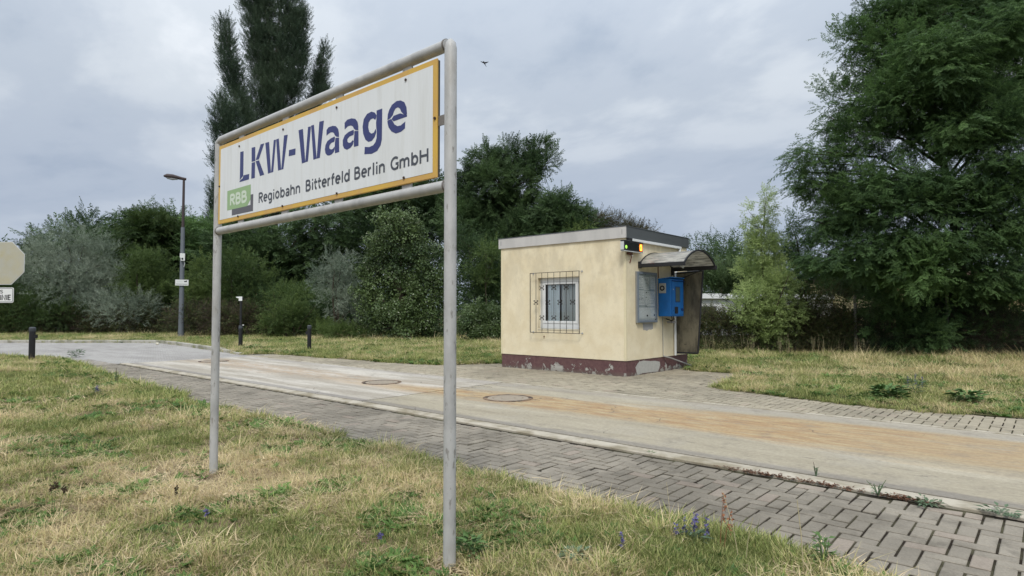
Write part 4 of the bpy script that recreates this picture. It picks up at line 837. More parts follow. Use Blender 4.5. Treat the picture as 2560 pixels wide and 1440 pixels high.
# ------------------------------------------------------------------ vegetation
def leaf_mat(name, dark, light, alt=None, trans=.25, rough=.55, spec=.25, lo=.72, hi=1.28):
    m = bpy.data.materials.new(name); m.use_nodes = True; t = m.node_tree; p = t.nodes['Principled BSDF']; p.inputs['Roughness'].default_value = rough; p.inputs['Specular IOR Level'].default_value = spec
    at = N(t, 'ShaderNodeAttribute', attribute_type='INSTANCER', attribute_name='tint'); oi = N(t, 'ShaderNodeObjectInfo'); geo = N(t, 'ShaderNodeNewGeometry')
    f = M('ADD', M('MULTIPLY', at.outputs['Fac'], .8), M('MULTIPLY', oi.outputs['Random'], .2)); c = mixc(t, f, dark, light)
    if alt is not None: c = mixc(t, M('MULTIPLY', M('GREATER_THAN', geo.outputs['Random Per Island'], .8), .6), c, alt)
    v = N(t, 'ShaderNodeVectorMath', operation='SCALE'); t.links.new(c, v.inputs[0]); t.links.new(M('ADD', lo, M('MULTIPLY', geo.outputs['Random Per Island'], hi-lo)), v.inputs['Scale']); c = v.outputs[0]
    t.links.new(c, p.inputs['Base Color'])
    tr = N(t, 'ShaderNodeBsdfTranslucent'); t.links.new(c, tr.inputs[0]); mx = N(t, 'ShaderNodeMixShader'); mx.inputs[0].default_value = trans
    t.links.new(p.outputs[0], mx.inputs[1]); t.links.new(tr.outputs[0], mx.inputs[2]); t.links.new(mx.outputs[0], t.nodes['Material Output'].inputs[0]); return m
m_bark = mat('bark', (.075, .06, .045), .95, spec=.1, var=.35, vscale=9, bump=.02, bscale=18, stretch=(1, 1, .3))
def quadleaf(mb, p, d, n, L, w, fold=0.15):
    """one pointed leaf: base p, direction d, normal n"""
    d = d.normalized(); s = d.cross(n).normalized(); n = s.cross(d)
    a = p; b = p+d*L*.45+s*w*.5+n*fold*w; c = p+d*L-n*L*.08; e = p+d*L*.45-s*w*.5+n*fold*w
    b0 = len(mb.v); mb.v += [tuple(a), tuple(b), tuple(c), tuple(e)]; mb.f += [(b0, b0+1, b0+2), (b0, b0+2, b0+3)]
def rv(a=1.0): return Vector((random.uniform(-a, a), random.uniform(-a, a), random.uniform(-a, a)))
def spray_pinnate(nl=8, npair=6, leaf=.42, droop=.35, lw=.056, ll=.125):
    mb = MB(); mb.tube([(0, 0, 0), (.5, 0, .02), (1, 0, -.06)], [.008, .006, .003], 3, cap=False)
    for k in range(nl):
        t_ = .12+.88*k/(nl-1); base = Vector((t_, 0, .02-.08*t_*t_)); a = R(random.uniform(35, 75))*(1 if k % 2 else -1)
        if k == nl-1: a = R(random.uniform(-15, 15))
        d = Vector((math.cos(a), math.sin(a), random.uniform(-.1, .25))); L = leaf*random.uniform(.75, 1.1)
        for q in range(npair+1):
            u = .2+.8*q/npair; pos = base+d*L*u+Vector((0, 0, -droop*L*u*u)); td = (d+Vector((0, 0, -2*droop*u))).normalized(); sdv = td.cross(Vector((0, 0, 1))).normalized()
            for sg in (-1, 1):
                quadleaf(mb, pos, (sdv*sg+td*.35+Vector((0, 0, -.25))+rv(.15)), Vector((0, 0, 1))+rv(.25), ll*random.uniform(.8, 1.1), lw)
            if q == npair: quadleaf(mb, pos, td, Vector((0, 0, 1))+rv(.2), ll, lw)
    return mb
def spray_broad(nl=14, L=.22, w=.13, up_=.1, spread=1.0, rough=.5):
    mb = MB(); mb.tube([(0, 0, 0), (.5, 0, .03), (1, 0, 0)], [.008, .006, .003], 3, cap=False)
    for k in range(nl):
        t_ = .05+.95*k/(nl-1); base = Vector((t_, 0, .04)); a = random.uniform(-1, 1)*R(85)*spread
        d = Vector((math.cos(a), math.sin(a), random.uniform(-.5, .4)+up_)); base2 = base+d.normalized()*random.uniform(.02, .14)+rv(.05)
        quadleaf(mb, base2, d, Vector((0, 0, 1))+rv(rough), L*random.uniform(.7, 1.15), w*random.uniform(.8, 1.1))
    return mb
def spray_ivy():
    mb = MB()
    for k in range(16):
        p = Vector((random.uniform(-.5, .5), random.uniform(-.5, .5), random.uniform(-.08, .12)))
        quadleaf(mb, p, Vector((random.uniform(-.3, 1), random.uniform(-.7, .7), random.uniform(-.35, 0))), Vector((0, 0, 1))+rv(.45), random.uniform(.16, .26), random.uniform(.15, .22))
    return mb
def spray_reed():
    mb = MB()
    for k in range(9):
        a = random.uniform(0, 6.28); el = random.uniform(.5, 1.3); p = Vector((.1*k, 0, 0)); d = Vector((math.cos(el)*.8+.4, math.sin(a)*math.cos(el), math.cos(a)*math.cos(el)))
        s = d.cross(Vector((.3, .2, 1))).normalized()*.035; L = random.uniform(.4, .7); b0 = len(mb.v); q = p+d*L*.55; e = p+d*L+Vector((-.18, 0, 0))
        mb.v += [tuple(p-s*.4), tuple(p+s*.4), tuple(q+s), tuple(q-s), tuple(e)]; mb.f += [(b0, b0+1, b0+2, b0+3), (b0+3, b0+2, b0+4)]
    mb.tube([(0, 0, 0), (1, 0, 0)], .012, 3, cap=False); return mb
def spray_twig():
    mb = MB(); mb.tube([(0, 0, 0), (.5, .04, .05), (1, -.05, 0)], [.012, .009, .004], 3, cap=False)
    for k in range(7): t_ = random.uniform(.1, .9); mb.tube([(t_, 0, .03), (t_+random.uniform(.1, .3), random.uniform(-.3, .3), random.uniform(-.2, .3))], [.007, .003], 3, cap=False)
    for k in range(4): quadleaf(mb, Vector((random.random(), 0, 0))+rv(.1), rv(1)+Vector((.5, 0, 0)), rv(1), .14, .08)
    return mb
VARC = {}
def variants(name, fn, m, n=3):
    c = bpy.data.collections.new(name+'_sprays')
    for k in range(n):
        q = fn(); me = bpy.data.meshes.new(name); me.from_pydata(q.v, [], q.f); me.update(); me.materials.append(m if not isinstance(m, list) else m[k])
        o = bpy.data.objects.new('%s_spray_%02d' % (name, k), me); c.objects.link(o)
    VARC[name] = (c, n); return name
NG = {}
def ngroup(cname):
    if cname in NG: return NG[cname]
    c = VARC[cname][0]; g = bpy.data.node_groups.new('scatter_'+cname, 'GeometryNodeTree')
    g.interface.new_socket('Geometry', in_out='INPUT', socket_type='NodeSocketGeometry'); g.interface.new_socket('Geometry', in_out='OUTPUT', socket_type='NodeSocketGeometry')
    i = g.nodes.new('NodeGroupInput'); o = g.nodes.new('NodeGroupOutput'); ci = g.nodes.new('GeometryNodeCollectionInfo'); ci.inputs['Collection'].default_value = c; ci.inputs['Separate Children'].default_value = True; ci.inputs['Reset Children'].default_value = True
    ip = g.nodes.new('GeometryNodeInstanceOnPoints'); ip.inputs['Pick Instance'].default_value = True
    def na(nm, ty): n = g.nodes.new('GeometryNodeInputNamedAttribute'); n.data_type = ty; n.inputs['Name'].default_value = nm; return n.outputs['Attribute']
    g.links.new(i.outputs[0], ip.inputs['Points']); g.links.new(ci.outputs[0], ip.inputs['Instance']); g.links.new(na('vi', 'INT'), ip.inputs['Instance Index'])
    g.links.new(na('rot', 'FLOAT_VECTOR'), ip.inputs['Rotation']); g.links.new(na('scl', 'FLOAT'), ip.inputs['Scale']); g.links.new(ip.outputs[0], o.inputs[0]); NG[cname] = g; return g
def scatter(name, cname, P, rot, scl, tint, vi=None, parent=None):
    n = len(P); me = bpy.data.meshes.new(name); wp = np.array(wpos(parent)) if parent else np.zeros(3)
    me.vertices.add(n); me.vertices.foreach_set('co', (P-wp).astype(np.float32).ravel())
    if vi is None: vi = rng.integers(0, VARC[cname][1], n)
    for nm, ty, arr, key in (('rot', 'FLOAT_VECTOR', rot, 'vector'), ('scl', 'FLOAT', scl, 'value'), ('tint', 'FLOAT', np.clip(tint, 0, 1), 'value'), ('vi', 'INT', vi, 'value')):
        a = me.attributes.new(nm, ty, 'POINT'); a.data.foreach_set(key, np.ascontiguousarray(arr, np.int32 if ty == 'INT' else np.float32).ravel())
    o = bpy.data.objects.new(name, me); COL.objects.link(o); o.parent = parent
    md = o.modifiers.new('scatter', 'NODES'); md.node_group = ngroup(cname); return o
def norm(a): return a/np.maximum(np.linalg.norm(a, axis=1, keepdims=True), 1e-9)
def euler_from(xa, za):
    xa = norm(xa); ya = norm(np.cross(za, xa)); za = np.cross(xa, ya)
    return np.stack([np.arctan2(ya[:, 2], za[:, 2]), -np.arcsin(np.clip(xa[:, 2], -1, 1)), np.arctan2(xa[:, 1], xa[:, 0])], 1)

L_rob = leaf_mat('locust_leaf', (.034, .072, .032), (.16, .27, .085), trans=.38)
L_rob2 = leaf_mat('young_locust_leaf', (.03, .062, .018), (.115, .155, .035), trans=.3)
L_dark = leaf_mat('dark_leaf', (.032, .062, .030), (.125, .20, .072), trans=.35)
L_pop = leaf_mat('poplar_leaf', (.030, .055, .036), (.10, .145, .085), trans=.15, rough=.4)
L_ole = leaf_mat('oleaster_leaf', (.10, .145, .10), (.37, .42, .33), trans=.12, rough=.6)
L_mid = leaf_mat('shrub_leaf', (.035, .065, .022), (.13, .19, .055), trans=.35)
L_lite = leaf_mat('light_shrub_leaf', (.065, .11, .035), (.21, .27, .08), trans=.35)
L_ivy = leaf_mat('ivy_leaf', (.018, .042, .016), (.14, .20, .07), trans=.15, rough=.35, spec=.45)
L_ash = leaf_mat('box_elder_leaf', (.19, .26, .08), (.46, .56, .24), trans=.4)
L_red = leaf_mat('bronze_leaf', (.045, .05, .025), (.13, .14, .06), alt=(.12, .07, .045), trans=.2)
L_brm = leaf_mat('bramble_leaf', (.04, .065, .025), (.13, .165, .055), alt=(.13, .095, .05), trans=.2)
L_twg = leaf_mat('dry_twig', (.028, .022, .016), (.075, .055, .038), trans=.05)
L_reed = leaf_mat('reed_leaf', (.05, .09, .035), (.14, .20, .09), trans=.3)
def mixed(*fns):
    st = [0]
    def f(): st[0] += 1; return fns[(st[0]-1) % len(fns)]()
    return f
clus = lambda n, L, w: (lambda: spray_broad(n, L, w, -.15, 1.25, .55))
variants('locust', mixed(lambda: spray_pinnate(7, 5, .36, .22, .066, .125), clus(46, .13, .068), clus(52, .115, .06), lambda: spray_pinnate(6, 6, .46, .55, .06, .12), clus(40, .14, .075)), L_rob, 5); variants('young_locust', spray_pinnate, L_rob2); variants('dark_locust', mixed(lambda: spray_pinnate(7, 4, .42, .3, .075, .15), clus(38, .15, .085), clus(32, .17, .095), clus(44, .13, .08)), L_dark, 4)
variants('poplar', lambda: spray_broad(20, .12, .11, .1, 1.0, .9), L_pop); variants('oleaster', lambda: spray_broad(26, .20, .045, .35, .75, .7), L_ole)
variants('shrub', lambda: spray_broad(18, .17, .095), L_mid); variants('light_shrub', lambda: spray_broad(16, .19, .10), L_lite); variants('ivy', spray_ivy, L_ivy)
variants('box_elder', mixed(lambda: spray_pinnate(6, 2, .34, .35, .10, .18), clus(20, .22, .10), clus(16, .24, .11)), L_ash, 3); variants('bronze', lambda: spray_broad(20, .15, .085, 0, 1, .7), L_red); variants('bramble', lambda: spray_broad(16, .16, .10, 0, 1, .8), L_brm)
variants('twigs', spray_twig, L_twg); variants('reed', spray_reed, L_reed); variants('darkbroad', lambda: spray_broad(20, .17, .10, 0, 1, .6), L_dark)

def lobes_px(lst, depth, jit=.5):
    out = []
    for (px, py, rx, ry, *dd) in lst:
        k = depth/FPX; d_ = depth+(dd[0] if dd else random.uniform(-jit, jit)*rx*k); c = D(px, py, d_); out.append((*c, rx*d_/FPX, ry*d_/FPX))
    return out
CMUL = {'pad': 2.0, 'ball': 2.1, 'up': 6.2, 'wall': 1.9}
def crown_points(lobes, mode, s, cover, gap=.0, pad=None, tintf=.35):
    cover = cover*CMUL[mode]
    if pad and mode == 'pad': cover = cover*1.25
    PP = []; XX = []; ZZ = []; TT = []
    for (cx, cy, cz, rx, rz) in lobes:
        area = 4*math.pi*((rx*rx*2+rz*rz)/3)
        if mode == 'pad' and rng.random() < .45:
            Rp = pad or 1.15*s; k = 15; m = max(4, int(area*cover/(math.pi*Rp*Rp)*11/k*1.25))
            d = norm(rng.normal(size=(m, 3))); u = rng.random((m, 1))**.45; c = d*u*np.array([rx, rx, rz])
            tn = rng.random(m); PHI = rng.random((m, k))*2*math.pi; rho = np.sqrt(rng.random((m, k)))
            dx = np.cos(PHI); dy = np.sin(PHI)
            p = c[:, None, :]+np.stack([dx*rho*Rp, dy*rho*Rp, rng.normal(size=(m, k))*.24*Rp-.42*Rp*rho**2], -1)
            x = np.stack([dx, dy, +.08-.75*rho+rng.normal(size=(m, k))*.35], -1)+rng.normal(size=(m, k, 3))*.15+d[:, None, :]*np.array([.5, .5, .1]); z = np.stack([dx*rho*.6, dy*rho*.6, np.ones((m, k))], -1)+rng.normal(size=(m, k, 3))*.25
            p = p.reshape(-1, 3); x = x.reshape(-1, 3); z = z.reshape(-1, 3); tint = np.repeat(tn, k)
        else:
            Rp = pad or 1.1*s; k = 9 if mode != 'pad' else 13; m = max(3, int(area*cover/(math.pi*Rp*Rp)*(1.0 if mode != 'pad' else 1.15)))
            d = norm(rng.normal(size=(m, 3))); u = rng.random((m, 1))**.4; c = d*u*np.array([rx, rx, rz])
            tn = rng.random(m); o = rng.normal(size=(m, k, 3))*Rp*.45; p = c[:, None, :]+o
            up_ = {'ball': .25, 'up': 1.6, 'wall': 0.0, 'pad': .3}[mode]
            x = norm(o.reshape(-1, 3)).reshape(m, k, 3)*.7+d[:, None, :]*.6+np.array([0, 0, up_])+rng.normal(size=(m, k, 3))*.3
            z = d[:, None, :]*(1.0 if mode == 'wall' else .5)+np.array([0, 0, .15 if mode == 'wall' else .8])+rng.normal(size=(m, k, 3))*.35
            if mode == 'wall': x = np.array([0, 0, -1.0])+rng.normal(size=(m, k, 3))*.6
            p = p.reshape(-1, 3); x = x.reshape(-1, 3); z = z.reshape(-1, 3); tint = np.repeat(tn, k)
        p += np.array([cx, cy, cz])
        if gap > 0:
            nv = np.array([mnoise.noise((q[0]*.55/s, q[1]*.55/s, q[2]*.8/s)) for q in p]); kp = nv > -.55+gap*.9; p = p[kp]; x = x[kp]; z = z[kp]; tint = tint[kp]
        PP.append(p); XX.append(x); ZZ.append(z); TT.append(tint)
    P = np.concatenate(PP); X = np.concatenate(XX); Z = np.concatenate(ZZ); T = np.concatenate(TT)
    big = np.array([mnoise.noise((q[0]*.35, q[1]*.35, q[2]*.5)) for q in P]); T = .5+(T-.5)*tintf*1.4+big*.55+rng.normal(size=len(P))*.08
    k = P[:, 2] > .05; return P[k], X[k], Z[k], T[k]
def plant(name, label, cat, cname, lobes, s, cover, mode='ball', gap=0.0, base=None, group=None, trunk=True, tr=.12, pad=None, part='crown', tshift=0, twigs=0.0, stems=1):
    if base is None:
        lo = min(lobes, key=lambda l: l[2]); mx_ = np.mean([l[0] for l in lobes]); my_ = np.mean([l[1] for l in lobes]); base = (mx_, my_)
    t_ = thing(name, label, cat, (base[0], base[1], 0), group)
    s = s*.82; P, X, Z, T = crown_points(lobes, mode, s, cover, gap, pad)
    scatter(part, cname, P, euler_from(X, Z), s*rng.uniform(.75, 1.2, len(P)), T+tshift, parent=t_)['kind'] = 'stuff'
    if trunk:
        mb = MB(); top = max(l[2] for l in lobes); cen = Vector((np.mean([l[0] for l in lobes]), np.mean([l[1] for l in lobes]), top*.8))
        for st in range(stems):
            b = Vector((base[0]+(random.uniform(-.3, .3) if st else 0), base[1]+(random.uniform(-.3, .3) if st else 0), -.1)); tgt = Vector(cen)+(rv(1.0) if st else Vector((0, 0, 0)))
            pts_ = [b.lerp(tgt, u)+Vector((math.sin(u*5+st)*tr*1.2, math.cos(u*4+st)*tr*1.2, 0))*min(1, u*3) for u in np.linspace(0, 1, 8)]
            mb.tube(pts_, [tr*(1.25-1.0*u) if u > .05 else tr*1.6 for u in np.linspace(0, 1, 8)], 8)
        for l in lobes:
            c = Vector(l[:3]); u = min(.92, max(.15, (c.z-.25*abs(l[0]-base[0])-l[4])/max(top*.8, .1))); a = Vector((base[0], base[1], 0)).lerp(cen, u); mid = a.lerp(c, .5)+Vector((0, 0, .12*(c-a).length))
            mb.tube([a, mid, c, c.lerp(a, -.12)+Vector((0, 0, .05))], [tr*.36, tr*.24, tr*.12, tr*.04], 6)
            for q in range(2): e = c+Vector((random.uniform(-.6, .6)*l[3], random.uniform(-.6, .6)*l[3], random.uniform(-.4, .6)*l[4])); mb.tube([mid, mid.lerp(e, .55)+rv(.1), e], [tr*.14, tr*.08, tr*.02], 5)
        mb.build('trunk', m_bark, t_, True)
    if twigs > 0:
        P, X, Z, T = crown_points(lobes, 'ball', s, twigs); scatter('twigs', 'twigs', P, euler_from(X, Z), s*rng.uniform(.8, 1.3, len(P)), T, parent=t_)['kind'] = 'stuff'
    return t_
GRT = 'trees and shrubs behind the lane'
def PXL(l, d, j=.5):
    m = np.mean([q[0] for q in l]); k = 1.0 if d > 48 or m > 1680 else (1.17 if m < 560 else 1.14)
    return lobes_px(l, d*k, j)
# --- left block
plant('locust_tree', 'dark feathery locust tree rising highest behind the silvery shrubs at the left', 'tree', 'dark_locust', PXL([(300, 600, 70, 60), (240, 610, 70, 60), (360, 560, 70, 45), (310, 560, 60, 35), (420, 590, 70, 60), (210, 585, 45, 30), (350, 650, 110, 70), (480, 640, 70, 60), (440, 570, 50, 35), (400, 700, 100, 70)], 41), .95, .95, 'pad', .12, tr=.2)
plant('locust_tree', 'small dark tree top peeking out left of the silvery shrub', 'tree', 'dark_locust', PXL([(110, 612, 38, 22), (80, 635, 40, 30), (150, 600, 30, 20), (100, 680, 60, 50)], 42), .9, .9, 'pad', .1, tr=.12)
plant('young_tree', 'brighter olive green tree between the dark locust and the street lamp', 'tree', 'young_locust', PXL([(385, 580, 38, 28), (345, 585, 32, 24), (425, 560, 32, 26), (370, 615, 55, 35), (400, 640, 60, 40)], 37.5), .8, .9, 'pad', .05, tr=.12, tshift=-.25)
plant('locust_tree', 'mid green tree right of the street lamp top, left of the poplar base', 'tree', 'locust', PXL([(485, 575, 35, 32), (520, 560, 30, 32), (500, 620, 50, 55), (545, 620, 45, 70), (470, 610, 35, 40), (500, 690, 60, 60)], 39), .8, .95, 'pad', .08, tr=.14, tshift=.15)
plant('oleaster', 'tall silvery green oleaster shrub filling the left behind the road', 'shrub', 'oleaster', PXL([(165, 600, 45, 38), (215, 610, 38, 38), (130, 640, 55, 50), (195, 660, 65, 55), (255, 660, 50, 50), (90, 680, 50, 55), (160, 710, 75, 55), (240, 720, 65, 50), (60, 710, 40, 40), (300, 690, 30, 35)], 34.5), .62, .9, 'ball', .08, tr=.1, stems=4, tshift=.0)
plant('oleaster', 'lower silvery oleaster branch spreading above the kerb left of the lamp', 'shrub', 'oleaster', PXL([(300, 750, 42, 30), (350, 765, 45, 25), (270, 780, 48, 24), (330, 785, 55, 18), (240, 760, 35, 25)], 33), .52, .95, 'ball', .08, tr=.06, stems=3)
plant('rounded_shrub', 'dense rounded mid green shrub between the oleaster and the lamp', 'shrub', 'shrub', PXL([(345, 680, 38, 42), (385, 690, 38, 45), (365, 655, 38, 30), (360, 720, 55, 38), (405, 740, 30, 40)], 34), .5, 1.3, 'ball', 0, tr=.08, stems=3, tshift=-.12)
plant('broadleaf_shrub', 'dark broadleaf bush at the left edge behind the stop sign', 'shrub', 'shrub', PXL([(30, 770, 50, 40), (75, 790, 45, 38), (0, 740, 50, 50), (110, 760, 40, 40), (-60, 720, 70, 70), (30, 810, 60, 22), (160, 790, 50, 35)], 33), .5, 1.2, 'ball', .03, tr=.07, stems=3, tshift=-.1)
plant('light_shrub', 'lighter green bush spilling out just right of the street lamp', 'shrub', 'light_shrub', PXL([(495, 690, 32, 28), (520, 670, 25, 22), (480, 730, 35, 35), (515, 740, 38, 38), (500, 780, 45, 35), (550, 720, 30, 40)], 32), .5, 1.15, 'ball', .05, tr=.06, stems=3, tshift=-.22)
# --- poplar
plant('poplar', 'tall dark columnar poplar with several upright tops rising behind the sign', 'tree', 'poplar', PXL([(640, -60, 30, 60), (710, -50, 36, 60), (625, 10, 18, 50), (662, 20, 22, 60), (718, 30, 26, 60), (750, 55, 11, 50), (632, 80, 18, 50), (668, 100, 26, 60), (712, 110, 30, 60), (748, 120, 14, 50), (640, 150, 22, 50), (680, 180, 32, 60), (724, 190, 26, 55), (752, 175, 10, 40), (655, 230, 26, 50), (700, 250, 32, 50), (735, 240, 14, 45), (650, 300, 30, 45), (700, 310, 32, 45), (640, 380, 50, 50), (690, 400, 50, 60), (650, 490, 70, 70), (720, 490, 50, 70)], 54, .3), .62, 1.1, 'up', .24, tr=.3, base=tuple(D(680, 800, 54)[:2]), stems=1)
plant('poplar', 'left spire of dark poplar leaning out beside the tall one', 'tree', 'poplar', PXL([(561, 52, 4, 16), (564, 85, 9, 26), (568, 125, 13, 36), (576, 170, 17, 40), (588, 215, 18, 40), (602, 260, 16, 36), (614, 300, 16, 36), (624, 350, 20, 45)], 52, .3), .6, 1.25, 'up', .2, tr=.13, base=tuple(D(640, 800, 52)[:2]))
plant('poplar', 'lowest poplar crown at the far left top corner of the sign', 'tree', 'poplar', PXL([(556, 255, 10, 18), (552, 295, 16, 30), (578, 300, 16, 36), (548, 335, 12, 30), (580, 350, 24, 40), (548, 400, 12, 30), (575, 430, 26, 50), (545, 480, 12, 30), (570, 540, 40, 50), (548, 535, 20, 40)], 50, .3), .6, 1.25, 'up', .16, tr=.13, base=tuple(D(575, 800, 50)[:2]))
plant('poplar', 'slim separate poplar spire right of the tall poplar above the sign', 'tree', 'poplar', PXL([(812, 122, 4, 14), (806, 150, 9, 24), (800, 185, 13, 28), (797, 215, 16, 26), (806, 235, 12, 24), (788, 255, 18, 26), (775, 300, 30, 40), (765, 370, 45, 60)], 56, .3), .55, 1.25, 'up', .18, tr=.12, base=tuple(D(780, 800, 56)[:2]))
# --- middle block behind the sign legs
plant('locust_tree', 'huge dark locust crown below the sign between its two posts', 'tree', 'dark_locust', PXL([(610, 600, 70, 60), (700, 600, 75, 60), (790, 570, 80, 60), (640, 670, 70, 60), (730, 680, 85, 60), (820, 640, 70, 60), (680, 740, 80, 45), (770, 740, 60, 50), (560, 660, 45, 60)], 36), .95, .95, 'pad', .02, tr=.28, tshift=-.02)
plant('locust_tree', 'dark tree mass behind the ivy covered tree, left of the right sign post', 'tree', 'dark_locust', PXL([(880, 540, 80, 60), (960, 520, 80, 60), (1050, 500, 80, 60), (900, 620, 80, 60), (1080, 580, 70, 70), (1000, 470, 60, 40), (1110, 520, 40, 60)], 38), .95, .95, 'pad', .02, tr=.25)
plant('shrub_thicket', 'mid green thicket right behind the left sign post', 'shrub', 'shrub', PXL([(590, 660, 40, 35), (625, 690, 40, 40), (570, 720, 45, 50), (620, 750, 50, 40), (570, 780, 50, 40), (660, 720, 35, 35)], 32), .55, 1.15, 'ball', .05, tr=.07, stems=3, tshift=-.08)
plant('light_shrub', 'fresh green low bush behind the lone bollard', 'shrub', 'light_shrub', PXL([(700, 785, 32, 24), (745, 790, 34, 24), (725, 765, 26, 20), (690, 815, 38, 18), (745, 820, 40, 16), (800, 825, 38, 14)], 29.5), .45, 1.2, 'ball', .04, tr=.04, stems=3, tshift=-.25)
plant('shrub_thicket', 'low mid green bushes between the camera post and the bollard', 'shrub', 'shrub', PXL([(655, 770, 30, 24), (760, 735, 35, 24), (710, 740, 38, 20), (800, 770, 28, 30), (640, 800, 24, 24)], 31), .5, 1.1, 'ball', .03, tr=.05, stems=3)
plant('oleaster', 'silvery oleaster standing left of the ivy covered tree', 'shrub', 'oleaster', PXL([(825, 660, 26, 24), (860, 655, 28, 22), (805, 700, 30, 24), (845, 700, 42, 34), (880, 720, 32, 38), (835, 745, 34, 30), (790, 690, 16, 12), (870, 780, 28, 24), (895, 770, 22, 26)], 28.5), .48, 1.1, 'ball', .10, tr=.07, stems=3)
plant('ivy_covered_tree', 'broad tree wrapped in glossy ivy left of the right sign post', 'tree', 'ivy', PXL([(985, 560, 38, 36), (1020, 575, 40, 36), (950, 610, 36, 40), (1000, 630, 60, 46), (1055, 640, 38, 45), (930, 670, 34, 38), (980, 700, 56, 46), (1045, 710, 48, 44), (925, 740, 32, 40), (985, 770, 54, 44), (1055, 780, 46, 42), (940, 800, 36, 38), (1000, 825, 52, 22), (1075, 825, 36, 22), (1095, 720, 24, 60)], 27.5), .62, 1.15, 'wall', .06, tr=.22)
plant('low_shrub', 'bright low nettle-like growth at the foot of the oleaster', 'shrub', 'shrub', PXL([(850, 830, 40, 12), (895, 838, 30, 10), (815, 828, 28, 12)], 27.5), .34, 1.3, 'ball', 0, trunk=False, part='leaves', tshift=.15)
# --- centre right behind the booth
plant('locust_tree', 'tall irregular locust with open crown right of the right sign post', 'tree', 'dark_locust', PXL([(1215, 400, 34, 24), (1180, 425, 32, 22), (1262, 385, 28, 22), (1290, 385, 26, 20), (1345, 372, 24, 20), (1365, 410, 15, 22), (1325, 410, 26, 26), (1240, 450, 50, 34), (1175, 470, 45, 36), (1310, 455, 34, 26), (1210, 520, 75, 45), (1290, 520, 62, 44), (1345, 500, 24, 22), (1160, 560, 50, 60), (1250, 590, 75, 44)], 33), .66, .85, 'pad', .30, tr=.24, base=tuple(D(1260, 800, 37.5)[:2]), pad=.5)
plant('locust_tree', 'rounded dark tree crown directly above the left half of the booth roof', 'tree', 'dark_locust', PXL([(1400, 522, 34, 24), (1435, 520, 26, 22), (1370, 550, 34, 30), (1420, 565, 50, 34), (1330, 575, 45, 36), (1380, 610, 70, 38)], 31.5), .7, 1.3, 'pad', .02, tr=.18, pad=.6)
plant('bronze_tree', 'reddish brown tinged tree above the booth roof ridge', 'tree', 'bronze', PXL([(1475, 560, 28, 26), (1505, 556, 26, 22), (1545, 566, 28, 20), (1585, 580, 26, 18), (1490, 590, 40, 28), (1560, 595, 50, 26), (1622, 592, 16, 10), (1640, 576, 5, 5)], 34), .45, 2.2, 'ball', .08, tr=.12)
plant('light_shrub', 'small bright leaf tuft poking above the booth roof edge', 'shrub', 'light_shrub', PXL([(1440, 582, 16, 9), (1462, 575, 12, 10), (1430, 600, 24, 14)], 30), .42, 1.3, 'ball', .05, tr=.04, tshift=-.1)
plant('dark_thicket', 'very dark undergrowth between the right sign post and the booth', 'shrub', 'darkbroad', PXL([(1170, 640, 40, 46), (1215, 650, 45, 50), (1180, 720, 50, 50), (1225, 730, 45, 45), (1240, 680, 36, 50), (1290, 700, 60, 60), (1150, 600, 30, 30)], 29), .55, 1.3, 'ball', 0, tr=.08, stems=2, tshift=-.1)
plant('light_shrub', 'brighter green climbing growth touching the upper left booth corner', 'shrub', 'shrub', PXL([(1215, 625, 26, 18), (1235, 645, 22, 22), (1190, 690, 24, 20), (1225, 690, 28, 20)], 27.5), .42, 1.2, 'ball', .1, tr=.04, tshift=.1)  # leaf tint shifted a little towards its lighter end
plant('ivy_hedge', 'squarish ivy hedge stub at the left side of the booth', 'hedge', 'ivy', PXL([(1180, 785, 28, 22), (1215, 785, 30, 24), (1245, 790, 26, 26), (1170, 815, 28, 24), (1205, 825, 36, 24), (1245, 825, 30, 26), (1280, 800, 30, 30)], 25), .42, 1.5, 'wall', 0, tr=.05, part='leaves')
# --- right side
plant('distant_tree', 'distant dark tree seen just right of the arched canopy', 'tree', 'darkbroad', PXL([(1780, 625, 26, 22), (1815, 620, 26, 22), (1850, 630, 26, 26), (1750, 640, 16, 14), (1800, 665, 60, 34), (1860, 680, 40, 40), (1740, 615, 8, 8)], 62), 1.1, 1.3, 'ball', .1, tr=.25)
plant('box_elder', 'young pale green tree with a slender top right of the booth', 'tree', 'box_elder', PXL([(1917, 480, 4, 12), (1918, 505, 7, 16), (1920, 535, 9, 20), (1872, 528, 9, 10), (1878, 560, 12, 20), (1918, 570, 12, 22), (1884, 595, 18, 20), (1900, 620, 42, 28), (1945, 610, 18, 20), (1885, 670, 40, 28), (1940, 665, 34, 24)], 22.0), .27, 1.0, 'ball', .32, tr=.04, pad=.2, tshift=.15)
plant('box_elder', 'lower yellow green bush part beneath the slender young tree', 'shrub', 'box_elder', PXL([(1890, 735, 38, 26), (1940, 720, 42, 28), (1900, 785, 42, 28), (1960, 780, 46, 30), (1925, 825, 50, 22), (1860, 770, 22, 24)], 21.2), .34, 1.4, 'ball', .08, tr=.04, pad=.3, tshift=-.1, stems=3)
plant('locust_sapling', 'narrow dark sapling between the pale tree and the big locust', 'tree', 'locust', PXL([(1978, 560, 14, 20), (1990, 590, 20, 20), (1985, 625, 30, 24), (2010, 640, 28, 26), (2000, 680, 42, 30), (2030, 710, 34, 30)], 23.5), .38, 1.0, 'ball', .1, tr=.06, pad=.3)
plant('olive_shrub', 'olive brown tall shrub at the left foot of the big locust', 'shrub', 'bramble', PXL([(2000, 750, 50, 36), (2050, 790, 50, 40), (2000, 820, 50, 36), (2080, 740, 34, 24), (2100, 840, 50, 36)], 21.5), .42, 1.15, 'ball', .12, tr=.05, stems=4, twigs=.25)
